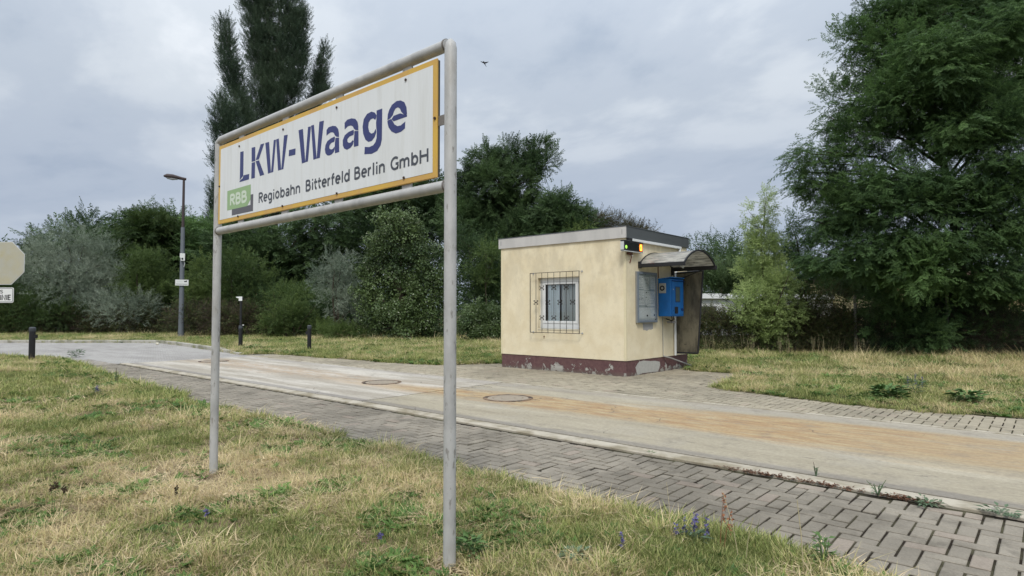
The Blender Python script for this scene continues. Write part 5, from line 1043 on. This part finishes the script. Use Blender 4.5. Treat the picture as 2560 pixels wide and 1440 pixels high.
plant('reed_clump', 'clump of tall giant reeds with arching leaves beside the canopy', 'reeds', 'reed', PXL([(1775, 705, 32, 20), (1825, 700, 32, 22), (1870, 705, 30, 20)], 24), .5, 1.3, 'up', 0, trunk=False, part='leaves')
plant('reed_clump', 'silvery reed clump in the gap left of the big locust branches', 'reeds', 'reed', PXL([(2095, 715, 34, 16), (2140, 700, 32, 18), (2150, 730, 40, 16)], 26), .5, 1.2, 'up', 0, trunk=False, part='leaves')
plant('yellow_shrub', 'yellow green bush showing behind the gap in the big locust', 'shrub', 'light_shrub', PXL([(2120, 690, 32, 22), (2160, 700, 30, 22), (2100, 700, 26, 18), (2185, 690, 26, 18)], 29), .5, 1.3, 'ball', .05, tr=.05, tshift=.25)
big = [(2260, 30, 90, 50), (2400, 0, 120, 60), (2540, 30, 100, 60), (2190, 60, 46, 40), (2130, 100, 34, 22), (2220, 120, 70, 34), (2340, 120, 90, 44), (2480, 130, 90, 50), (2170, 180, 42, 22), (2270, 200, 70, 34), (2400, 210, 90, 40), (2540, 200, 70, 50),
       (2110, 250, 44, 26), (2190, 275, 62, 34), (2090, 300, 28, 24), (2300, 290, 70, 32), (2420, 290, 70, 36), (2150, 335, 50, 24), (2540, 290, 60, 50), (2240, 345, 60, 22), (2420, 370, 60, 22),
       (2030, 385, 42, 28), (2080, 410, 40, 26), (2010, 430, 30, 30), (2060, 460, 46, 22), (2130, 450, 40, 26), (2200, 450, 60, 28, -1.6), (2290, 440, 80, 26, -1.8), (2500, 420, 80, 44, -2.5),
       (2090, 520, 52, 20), (2170, 520, 80, 34, -1), (2280, 520, 90, 38, -2), (2400, 500, 90, 40, -2), (2520, 520, 80, 44, -2.5), (2060, 560, 34, 18), (2130, 590, 70, 32), (2250, 600, 90, 38, -1.8), (2380, 600, 90, 38, -2.2), (2510, 620, 80, 44, -2),
       (2080, 640, 60, 26, -.8), (2180, 650, 80, 30, -1.5), (2300, 680, 90, 34, -2), (2430, 690, 90, 38, -1.5), (2550, 720, 70, 44, -1.5), (2240, 730, 50, 20), (2200, 760, 40, 24), (2330, 760, 90, 34), (2460, 790, 90, 44), (2200, 800, 34, 20), (2300, 830, 60, 24, -1.0), (2420, 850, 70, 26, -.5), (2550, 840, 70, 40, -.8), (2290, 885, 44, 12, -1), (2680, 500, 120, 200), (2680, 200, 120, 180), (2250, 240, 60, 40, -1.5), (2330, 200, 70, 40, -2), (2460, 260, 70, 50, -2), (2390, 330, 80, 36, -2), (2500, 330, 80, 50, -2.4), (2340, 120, 80, 50, -2), (2480, 60, 90, 60, -2), (2400, -110, 160, 70), (2560, -120, 140, 70)]
plant('big_locust', 'huge dark feathery locust tree overhanging the whole right edge', 'tree', 'locust', PXL(big, 20.5, .9), .42, 1.75, 'pad', .22, tr=.15, base=tuple(D(2420, 880, 21.5)[:2]), pad=.50)
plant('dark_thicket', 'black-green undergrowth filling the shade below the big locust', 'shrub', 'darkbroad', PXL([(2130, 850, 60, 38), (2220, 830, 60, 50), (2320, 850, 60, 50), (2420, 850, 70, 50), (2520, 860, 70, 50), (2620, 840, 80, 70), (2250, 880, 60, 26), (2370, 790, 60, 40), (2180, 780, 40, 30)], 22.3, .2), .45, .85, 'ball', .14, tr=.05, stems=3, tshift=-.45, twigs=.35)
# bramble belt along the foot of the trees on the left
plant('bramble_thicket', 'dark brown-green bramble belt along the tree foot left of the lamp', 'shrub', 'bramble', PXL([(x_, 810+random.uniform(-8, 8), 34, 26) for x_ in range(-60, 460, 42)], 33, .6), .5, 1.2, 'ball', .12, trunk=False, part='leaves', twigs=.9, tshift=-.2)
plant('bramble_thicket', 'dead brown twiggy brambles on the verge between lamp and bollard', 'shrub', 'bramble', PXL([(x_, 800+random.uniform(-10, 8), 34, 28) for x_ in range(470, 700, 36)], 30.5, .6), .48, .9, 'ball', .15, trunk=False, part='leaves', twigs=1.3, tshift=-.3)
plant('shrub_thicket', 'dark belt of bushes behind the bollard below the locust crown', 'shrub', 'darkbroad', PXL([(x_, 780+random.uniform(-15, 10), 45, 50) for x_ in range(640, 960, 45)], 31.5, .6), .55, 1.2, 'ball', 0, trunk=False, part='leaves')
plant('shrub_thicket', 'dark broadleaf bushes at the tree foot behind the oleasters', 'shrub', 'darkbroad', PXL([(x_, 740+random.uniform(-20, 20), 60, 60) for x_ in range(-60, 560, 60)], 36.5, .6), .65, 1.1, 'ball', 0, trunk=False, part='leaves')
# chain-link fence overgrown with creepers on the right
fa, fb = G(1690, 880), G(2620, 905); fa = Vector((fa[0], fa[1]+.2, 0)); fb = Vector((fb[0], fb[1]+.6, 0)); fd = (fb-fa); fl = fd.length; fd.normalize()
fence = thing('chain_link_fence', 'rusty chain-link fence overgrown with creepers right of the booth', 'fence', tuple(fa))
m_fp = mat('concrete_fence_post', (.21, .20, .17), .9, var=.25, vscale=8)
s_ = .6
while s_ < fl: q = fa+fd*s_; MB().box(q.x-.04, q.x+.04, q.y-.04, q.y+.04, -.05, 2.0, .008).build('post', m_fp, fence); s_ += 2.55
mb = MB(); hh = 1.75; k = 0; stp = .09
while k*stp < fl+hh:
    for sg in (1, -1):
        a = k*stp if sg > 0 else k*stp-hh; b = a-hh if sg > 0 else a+hh; z0_, z1_ = .08, hh
        u0, u1 = max(0, min(fl, a)), max(0, min(fl, b)); 
        if abs(u1-u0) < .05: continue
        f0 = abs((u0-a)/hh); f1 = abs((u1-a)/hh); p = fa+fd*u0+Vector((0, 0, z0_+f0*(z1_-z0_))); r = fa+fd*u1+Vector((0, 0, z0_+f1*(z1_-z0_))); mb.tube([p, r], .0035, 3, cap=False)
    k += 1
for z_ in (.08, .9, hh): mb.tube([fa+Vector((0, 0, z_)), fb+Vector((0, 0, z_))], .004, 4, cap=False)
mb.build('wire_mesh', mat('rusty_wire', (.09, .075, .06), .8, .2), fence)
lb = []
for s_ in np.arange(.2, fl*.52, .42): q = fa+fd*s_; lb.append((q.x, q.y+.1, random.uniform(.5, 1.0), .34, .55)); lb.append((q.x, q.y+.12, random.uniform(1.05, 1.3), .30, .26))
plant('creeper', 'dense brown-green creeper hanging over the fence right of the booth', 'creeper', 'bramble', lb, .30, 1.9, 'ball', .02, trunk=False, part='leaves', twigs=.55, tshift=.02)
lb = []
for s_ in np.arange(fl*.5, fl, .55): q = fa+fd*s_; lb.append((q.x, q.y+.15, random.uniform(.5, 1.2), .4, .6))
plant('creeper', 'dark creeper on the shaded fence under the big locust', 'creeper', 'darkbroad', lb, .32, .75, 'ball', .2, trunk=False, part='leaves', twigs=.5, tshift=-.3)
# far woodland closing the horizon
lb = []
for x_ in range(-500, 3300, 110):
    h_ = 690+60*math.sin(x_*.004)+random.uniform(-25, 25); lb.append((*D(x_, h_+40, 75+random.uniform(-6, 6)), 4.6, 3.6)); lb.append((*D(x_, 770, 73), 4.6, 2.6))
P, X, Z, T = crown_points(lb, 'ball', 2.2, .6); o = scatter('distant_woodland', 'darkbroad', P, euler_from(X, Z), 2.2*rng.uniform(.8, 1.2, len(P)), T); o['kind'] = 'stuff'

# ------------------------------------------------------------------ grass and weeds
GR_G = leaf_mat('grass_green', (.17, .215, .06), (.45, .49, .17), alt=(.50, .44, .22), trans=.4, rough=.6, lo=.45, hi=1.4)
GR_D = leaf_mat('grass_straw', (.45, .35, .18), (.82, .69, .42), alt=(.30, .30, .11), trans=.35, rough=.7, lo=.4, hi=1.35)
GR_T = leaf_mat('grass_thatch', (.36, .265, .15), (.80, .66, .42), alt=(.20, .14, .085), trans=.15, rough=.8, lo=.35, hi=1.4)
GR_W = leaf_mat('weed_leaf', (.07, .14, .035), (.17, .29, .075), trans=.3, rough=.5)
def tuft(n, rad, h0, h1, w, lean, bend=.5, flat=False):
    mb = MB()
    for k in range(n):
        a = random.uniform(0, 6.28); r = rad*math.sqrt(random.random()); p = Vector((r*math.cos(a), r*math.sin(a), 0 if not flat else random.uniform(.0, .022)))
        b = a+random.uniform(-1.2, 1.2) if not flat else random.uniform(0, 6.28); L = random.uniform(h0, h1)
        if flat: d = Vector((math.cos(b), math.sin(b), random.uniform(-.04, .16)))
        else: le = random.uniform(.05, lean); d = Vector((math.cos(b)*le, math.sin(b)*le, 1)).normalized()
        s = d.cross(Vector((0, 0, 1))); s = (s.normalized() if s.length > .05 else Vector((1, 0, 0)))*w*.5*random.uniform(.6, 1.3)
        cu = Vector((math.cos(b), math.sin(b), -.35))*L*bend*random.uniform(.1, .9) if not flat else Vector((-math.sin(b), math.cos(b), 0))*L*random.uniform(-.35, .35)
        m1 = p+d*L*.5+cu*.25; e = p+d*L+cu; b0 = len(mb.v); mb.v += [tuple(p-s), tuple(p+s), tuple(m1+s*.8), tuple(m1-s*.8), tuple(e)]; mb.f += [(b0, b0+1, b0+2, b0+3), (b0+3, b0+2, b0+4)]
    return mb
def weedm():
    mb = MB()
    for k in range(12):
        a = random.uniform(0, 6.28); quadleaf(mb, Vector((0, 0, .005)), Vector((math.cos(a), math.sin(a), random.uniform(.15, .9))), Vector((0, 0, 1))+rv(.3), random.uniform(.04, .085), random.uniform(.018, .032))
    return mb
fns = [lambda: tuft(26, .05, .025, .075, .0046, .7), lambda: tuft(22, .06, .03, .095, .005, .9, .8), lambda: tuft(18, .05, .03, .09, .0038, .8), lambda: tuft(12, .06, .05, .15, .003, 1.0, .7),
       lambda: tuft(30, .10, .03, .09, .0048, 0, flat=True), lambda: tuft(22, .12, .05, .15, .0038, 0, flat=True), weedm, lambda: tuft(30, .09, .02, .05, .006, .9)]
c = bpy.data.collections.new('grass_tufts')
for k, (fn, m_) in enumerate(zip(fns, (GR_G, GR_G, GR_D, GR_D, GR_T, GR_T, GR_W, GR_G))):
    q = fn(); me = bpy.data.meshes.new('tuft'); me.from_pydata(q.v, [], q.f); me.update(); me.materials.append(m_); c.objects.link(bpy.data.objects.new('tuft_%02d' % k, me))
VARC['turf'] = (c, 8)
def vis_filter(P, mx=.10):
    v = P-CAM; d = v@fw; return (d > .6) & (np.abs(FPX*(v@rt)/np.maximum(d, .1)) < 1280*(1+mx)+120/np.maximum(d, .5)*5) & (np.abs(FPX*(v@up)/np.maximum(d, .1)) < 720*(1+mx)+160)
def field(n, x0, x1, y0, y1, dens, test):
    P = np.stack([rng.uniform(x0, x1, n), rng.uniform(y0, y1, n), np.zeros(n)], 1); P = P[test(P)]; P = P[vis_filter(P)]
    dist = np.hypot(P[:, 0], P[:, 1]); area = (x1-x0)*(y1-y0); k = rng.random(len(P)) < dens(dist)*area/n; return P[k]
def height(P): return np.array([.03+.035*mnoise.noise((q[0]*.9, q[1]*.9, 3.3))+.012*mnoise.noise((q[0]*4, q[1]*4, 1)) for q in P])
def edge_arr(E, x): return np.interp(x, [p[0] for p in E], [p[1] for p in E])
def turf(name, P, label, dry_bias, sc, near=True, hmul=1.0, fed=None):
    n = len(P); n1 = fbm(P, .55, 2.0, 4); n2 = fbm(P, 1.9, 7.0, 3); n3 = fbm(P, .9, 13.0, 3)
    dry = dry_bias+n1*.85+n2*.45; u = rng.random(n)
    if fed is not None: dry = dry+fed
    vi = np.where(u < .5+dry*.9, np.where(rng.random(n) < (.62 if near else .3), rng.integers(4, 6, n), rng.integers(2, 4, n)), np.where(rng.random(n) < .3, 7, rng.integers(0, 2, n)))
    vi = np.where((n3 > .2) & (rng.random(n) < .4), 6, vi); vi = np.where(rng.random(n) < .03, 6, vi)
    rot = np.stack([rng.normal(0, .12, n), rng.normal(0, .12, n), rng.uniform(0, 6.28, n)], 1)
    s = sc*rng.uniform(.7, 1.3, n)*hmul*(1+.35*np.clip(n2, -1, 1)); tint = .45+n1*.35+n2*.5+rng.normal(0, .24, n)
    o = scatter(name, 'turf', P, rot, s, tint, vi.astype(np.int32)); o['kind'] = 'stuff'; return o
def t_near(P): return P[:, 1] < edge_arr(NEAR_E, P[:, 0])+.10*fbm(P*np.array([1, 0, 0]), 1.3, 1.0, 3)+.04
P = field(1500000, -34, 2.5, -9, 5.3, lambda d: np.clip(20000/np.maximum(d, 2)**1.75, 120, 2000), t_near)
dd_ = edge_arr(NEAR_E, P[:, 0])-P[:, 1]; P[:, 2] = (height(P))*np.clip(dd_/.5, 0, 1)+.004*np.clip(1-dd_/.5, 0, 1)-.004
dist = np.hypot(P[:, 0], P[:, 1])
bare = fbm(P, 1.4, 31.0, 4); P = P[(bare < .16) | (rng.random(len(P)) < .35)]; dd_ = edge_arr(NEAR_E, P[:, 0])-P[:, 1]; dist = np.hypot(P[:, 0], P[:, 1])
for qx, qy in ((-2.63, 2.443), (-5.78, 2.434)):
    kk = (np.hypot(P[:, 0]-qx*.965, P[:, 1]-qy*.965) > .17) | (rng.random(len(P)) < .12); P = P[kk]; dd_ = dd_[kk]; dist = dist[kk]
turf('grass', P, '', .13, .93, True, (1+np.clip((dist-6)/10, 0, .7))*(1+.35*np.exp(-np.clip(dd_, 0, 9)/.25)), -.55*np.clip((dist-8)/9, 0, 1)+.0-.35*np.exp(-np.clip(dd_, 0, 9)/.35))
print('near tufts', len(P))
def t_far(P): return (P[:, 1] > edge_arr(FAR_E, P[:, 0])-.03+.10*fbm(P*np.array([1, 0, 0]), 1.3, 4.0, 3)) & ~((P[:, 0] > -11.2) & (P[:, 0] < -7.3) & (P[:, 1] > 12) & (P[:, 1] < 15.4))
P = field(1600000, -56, 4, -12, 26, lambda d: np.clip(2600/np.maximum(d, 2), 60, 220), t_far)
dd_ = P[:, 1]-edge_arr(FAR_E, P[:, 0]); P[:, 2] = height(P)*np.clip(dd_/.5, 0, 1)-.004; dist = np.hypot(P[:, 0], P[:, 1])
rightdry = np.clip((P[:, 0]+4.5)/2.5, 0, 1)*np.clip((P[:, 1]-13.5)/3.5, 0, 1)*.6-.32
turf('meadow_grass', P, '', -.10, 1.15, False, (1+np.clip((dist-10)/18, 0, .7))*(1+.35*np.clip((dd_-3)/5, 0, 1)), rightdry)
print('far tufts', len(P))
# silt and leaf litter along the raised edge strip
lm_ = leaf_mat('leaf_litter_leaf', (.07, .035, .02), (.20, .10, .06), trans=.05, rough=.8)
def lit():
    mb = MB()
    for k in range(10): quadleaf(mb, Vector((random.uniform(-.05, .05), random.uniform(-.03, .03), random.uniform(.002, .02))), rv(1)*Vector((1, 1, .2)) if False else Vector((random.uniform(-1, 1), random.uniform(-1, 1), random.uniform(-.1, .2))), Vector((0, 0, 1))+rv(.4), random.uniform(.02, .045), .014)
    return mb
variants('litter', lit, lm_, 2)
n = 90; P = np.stack([rng.choice([-2.25, -1.95, -1.6, -1.35, -1.0, -.9], n)+rng.normal(0, .11, n), 5.765+rng.normal(0, .018, n), np.full(n, .002)], 1)
o = scatter('leaf_litter', 'litter', P, np.stack([np.zeros(n), np.zeros(n), rng.uniform(0, 6.28, n)], 1), rng.uniform(.6, 1.1, n), rng.random(n)); o['kind'] = 'stuff'
# joint moss and tiny weeds at the verge side of the paving
# single weeds one can point at
def weed(name, label, cat, pt, mats, build, group=None):
    t_ = thing(name, label, cat, (pt[0], pt[1], 0), group)
    for part, m_, fn in build:
        q = MB(); fn(q); me = bpy.data.meshes.new(part); me.from_pydata(q.v, [], q.f); me.update(); me.materials.append(m_); o = bpy.data.objects.new(part, me); o.parent = t_; COL.objects.link(o)
    return t_
w_green = mat('fresh_leaf', (.085, .155, .045), .65, spec=.3, var=.25, vscale=14); w_grey = mat('grey_green_leaf', (.10, .15, .085), .65, var=.2, vscale=14); w_violet = mat('violet_flower', (.12, .11, .24), .6, var=.25, vscale=40)
w_stalk = mat('dry_stalk', (.42, .36, .22), .8, var=.2, vscale=30); w_brown = mat('brown_seed_head', (.07, .05, .03), .9); w_lime = mat('lime_leaf', (.11, .24, .035), .5, var=.2, vscale=15)
def bushy(h, r, n, L, w):
    def f(q):
        for k in range(n):
            a = random.uniform(0, 6.28); u = random.random(); p = Vector((r*.35*math.cos(a)*u, r*.35*math.sin(a)*u, h*random.uniform(.1, .9))); quadleaf(q, p, Vector((math.cos(a), math.sin(a), random.uniform(-.2, .6))), Vector((0, 0, 1))+rv(.4), L*random.uniform(.6, 1.15), w*random.uniform(.7, 1.1))
        for k in range(5): a = k*1.3; q.tube([(0, 0, 0), (r*.3*math.cos(a), r*.3*math.sin(a), h*.85)], [.004, .002], 4, cap=False)
    return f
def rosette(n, L, w, lobes=False):
    def f(q):
        for k in range(n):
            a = 6.28*k/n+random.uniform(-.2, .2); el = random.uniform(.1, .5); d = Vector((math.cos(a), math.sin(a), el)); LL = L*random.uniform(.7, 1.1)
            if lobes:
                for t_ in np.linspace(.2, 1, 5):
                    p = d*LL*t_*.8; p.z = .01+el*LL*t_*(1-t_*.6)
                    for sg in (-1, 1): s = Vector((-d.y, d.x, .1))*sg; quadleaf(q, p, s+d*.6, Vector((0, 0, 1))+rv(.2), w*(1.2-.5*t_), w*.5)
                quadleaf(q, d*LL*.6+Vector((0, 0, .02)), d, Vector((0, 0, 1)), LL*.5, w*.8)
            else: quadleaf(q, Vector((0, 0, .008)), d, Vector((0, 0, 1))+rv(.15), LL, w)
    return f
def spikes(lst, hh):
    def f(q):
        for (x_, y_, h_) in lst:
            for k in range(26): z_ = h_-hh*random.random(); quadleaf(q, Vector((x_, y_, z_))+rv(.006), rv(1), rv(1), .022, .014)
    return f
def stalks(lst, r_=.0025):
    def f(q):
        for (x_, y_, h_, lx_, ly_) in lst: q.tube([(x_, y_, 0), (x_+lx_*.4, y_+ly_*.4, h_*.55), (x_+lx_, y_+ly_, h_)], [r_, r_*.9, r_*.6], 4, cap=False)
    return f
g0 = G(1178, 1412); weed('nettle_plant', 'bushy fresh green weed just right of the foot of the right sign post', 'weed', g0, None, [('leaves', w_green, bushy(.17, .2, 130, .06, .034))])
g0 = G(1290, 1425); weed('grass_clump', 'dark green leafy clump at the bottom edge right of the nettle', 'weed', g0, None, [('leaves', w_green, rosette(22, .15, .022))])
g0 = G(1440, 1418); weed('clover_patch', 'pale green clover-like weed near the bottom centre', 'weed', g0, None, [('leaves', w_grey, bushy(.10, .2, 60, .06, .045))])
g0 = G(685, 1240); weed('dandelion', 'bright green rosette right of the left sign post foot', 'weed', g0, None, [('leaves', w_lime, rosette(18, .16, .035, True))])
g0 = G(255, 1205); weed('dandelion', 'lime green rosette left of the left sign post in dry grass', 'weed', g0, None, [('leaves', w_lime, rosette(14, .13, .03, True))])
g0 = G(1735, 1372); weed('bugloss', 'violet flowering spikes at the paving edge right of the bottom centre', 'flower', g0, None, [('leaves', w_grey, bushy(.14, .14, 40, .09, .018)), ('stems', w_grey, stalks([(0, 0, .22, .01, 0), (.05, .02, .19, .02, .01), (-.05, .01, .17, -.02, 0), (.02, -.04, .20, 0, 0)])), ('flowers', w_violet, spikes([(.01, 0, .22), (.07, .03, .19), (-.07, .01, .17), (.02, -.04, .20), (-.11, -.02, .13)], .09))], 'violet flowers in the near verge')
g0 = G(1552, 1405); weed('bugloss', 'faded violet spike left of the brighter violet flowers near the bottom', 'flower', g0, None, [('stems', w_grey, stalks([(0, 0, .17, .01, 0)])), ('flowers', w_violet, spikes([(0.01, 0, .17)], .08))], 'violet flowers in the near verge')
g0 = G(440, 1262); weed('bugloss', 'dark fading flower spike in the grass left of the left post', 'flower', g0, None, [('stems', w_grey, stalks([(0, 0, .15, .0, 0)])), ('flowers', w_brown, spikes([(0, 0, .15)], .09))], 'violet flowers in the near verge')
g0 = G(515, 1312); weed('bugloss', 'small blue flower low in the grass below the left post', 'flower', g0, None, [('stems', w_grey, stalks([(0, 0, .10, .0, 0)])), ('flowers', w_violet, spikes([(0, 0, .10)], .035))], 'violet flowers in the near verge')
g0 = G(950, 1365); weed('bugloss', 'single violet flower left of the right post foot', 'flower', g0, None, [('flowers', w_violet, spikes([(0, 0, .09)], .04))], 'violet flowers in the near verge')
g0 = G(242, 998); weed('bugloss', 'blue grey weed tuft in the lawn far left', 'flower', g0, None, [('leaves', w_grey, bushy(.20, .2, 50, .09, .02)), ('flowers', w_violet, spikes([(0, 0, .24), (.06, 0, .2), (-.06, 0, .2)], .08))], 'violet flowers in the near verge')
g0 = G(130, 1305); weed('plantain', 'three brown plantain heads on thin stalks at the lower left', 'weed', g0, None, [('leaves', w_green, rosette(10, .14, .02)), ('stems', w_green, stalks([(0, 0, .24, -.03, 0), (.03, 0, .27, .02, .01), (.06, .02, .25, .06, .02)], .0018)), ('seed_heads', w_brown, spikes([(-.03, 0, .25), (.05, .01, .28), (.12, .04, .26)], .028))])
g0 = G(2010, 1440); weed('tall_dry_grass', 'pale dry grass stalk rising over the paving near the lower right', 'grass stalk', g0, None, [('stems', w_stalk, stalks([(.0, 0, .42, -.03, .0)], .0032))], 'dry stalks along the near verge')
g0 = G(1850, 1415); weed('tall_dry_grass', 'slender leaning dry stalk crossing the paving joints', 'grass stalk', g0, None, [('stems', w_stalk, stalks([(.0, 0, .40, -.12, .05), (.03, 0, .30, .05, .0)], .0022))], 'dry stalks along the near verge')
g0 = G(1680, 1360); weed('tall_dry_grass', 'thin dry stalk left of the violet flowers', 'grass stalk', g0, None, [('stems', w_stalk, stalks([(.0, 0, .38, -.05, .03)], .002))], 'dry stalks along the near verge')
g0 = G(1800, 1385); weed('sorrel', 'reddish sorrel seed stem between the violet flowers and the dry stalk', 'weed', g0, None, [('stems', mat('sorrel_red', (.25, .10, .05), .8), stalks([(.0, 0, .36, .02, .02), (.02, 0, .28, .05, .02)], .002)), ('seeds', mat('sorrel_seed', (.28, .12, .06), .8), spikes([(.02, .02, .36), (.06, .02, .28)], .16))])
g0 = G(2060, 1420); weed('mugwort', 'upright leafy green weed at the corner of the near verge', 'weed', g0, None, [('leaves', w_green, bushy(.2, .1, 50, .06, .02))])
g0 = G(2505, 1290, 0.0); weed('thistle_rosette', 'spiky grey-green rosette on the edge strip at the right', 'weed', g0, None, [('leaves', w_grey, rosette(9, .15, .035, True))])
g0 = G(2195, 1240); weed('edge_weed', 'small forked weed growing from the edge strip joint', 'weed', g0, None, [('stems', w_green, stalks([(0, 0, .14, .06, 0), (0, 0, .11, -.08, 0)], .003)), ('leaves', w_grey, bushy(.11, .12, 24, .04, .02))])
g0 = G(2040, 1192); weed('edge_weed', 'thin upright weed stem on the edge strip left of the forked one', 'weed', g0, None, [('stems', w_brown, stalks([(0, 0, .13, -.02, 0)], .003)), ('leaves', w_grey, bushy(.10, .06, 12, .03, .015))])
g0 = G(2320, 1262); weed('edge_weed', 'low spreading weed mat at the edge strip beside brown litter', 'weed', g0, None, [('leaves', w_grey, bushy(.04, .35, 60, .05, .02))])
g0 = G(1628, 1134); weed('edge_weed', 'tiny grass sprout in the gap of the edge strip at mid lane', 'weed', g0, None, [('leaves', w_green, rosette(7, .07, .01))])
g0 = G(190, 893); weed('road_weed', 'grey weed tuft at the corner where lawn meets the road', 'weed', g0, None, [('leaves', w_grey, bushy(.26, .5, 80, .14, .05))])
g0 = G(290, 962); weed('road_weed', 'reddish dry stalk in the paving at the left verge', 'weed', g0, None, [('stems', w_brown, stalks([(0, 0, .34, 0, 0), (.1, 0, .26, .02, 0)], .006)), ('leaves', w_grey, bushy(.3, .12, 20, .06, .02))])
g0 = G(2225, 1000); weed('dock_plant', 'dark green leafy weed on the far verge under the big locust', 'weed', g0, None, [('leaves', w_green, bushy(.26, .6, 160, .16, .08))], 'weeds on the far verge')
g0 = G(2290, 990); weed('bugloss', 'grey violet spires on the far verge beside the leafy weed', 'flower', g0, None, [('leaves', w_grey, bushy(.34, .3, 60, .14, .03)), ('flowers', w_violet, spikes([(0, 0, .40), (.1, 0, .36), (-.12, .02, .33)], .2))], 'weeds on the far verge')
g0 = G(2415, 1012); weed('dock_plant', 'second leafy weed on the far verge further right near the paving', 'weed', g0, None, [('leaves', w_green, bushy(.24, .5, 120, .15, .07))], 'weeds on the far verge')
g0 = G(1880, 948); weed('dock_plant', 'dark weed clump at the tip of the paved corner right of the booth', 'weed', g0, None, [('leaves', w_green, bushy(.16, .6, 90, .14, .06))], 'weeds on the far verge')
g0 = G(640, 876); weed('dock_plant', 'low round weed beside the foot of the camera post', 'weed', g0, None, [('leaves', w_green, bushy(.18, .7, 90, .2, .08))], 'weeds on the far verge')
for k, (px, py) in enumerate(((1775, 884), (2045, 892), (2090, 890), (2150, 900), (1960, 892), (1700+170, 888))):
    g0 = G(px, py); weed('tall_grass_clump', ('pale seeding grass clump directly right of the canopy panel', 'pale tall grass plume at the dark fence foot below the olive shrub', 'second pale plume right next to the first at the fence foot', 'sparse pale plume at the left rim of the big locust shade', 'short seeding grass left of the twin pale plumes', 'seeding grass in front of the concrete fence post')[k], 'grass clump', g0, None,
        [('stems', w_stalk, stalks([(random.uniform(-.2, .2), random.uniform(-.1, .1), random.uniform(.4, .7), random.uniform(-.1, .1), 0) for _ in range(9)], .003)), ('seed_heads', mat('pale_seed', (.22, .20, .12), .9), spikes([(random.uniform(-.2, .2), random.uniform(-.1, .1), random.uniform(.45, .75)) for _ in range(6)], .2))], 'seeding grass along the fence foot')
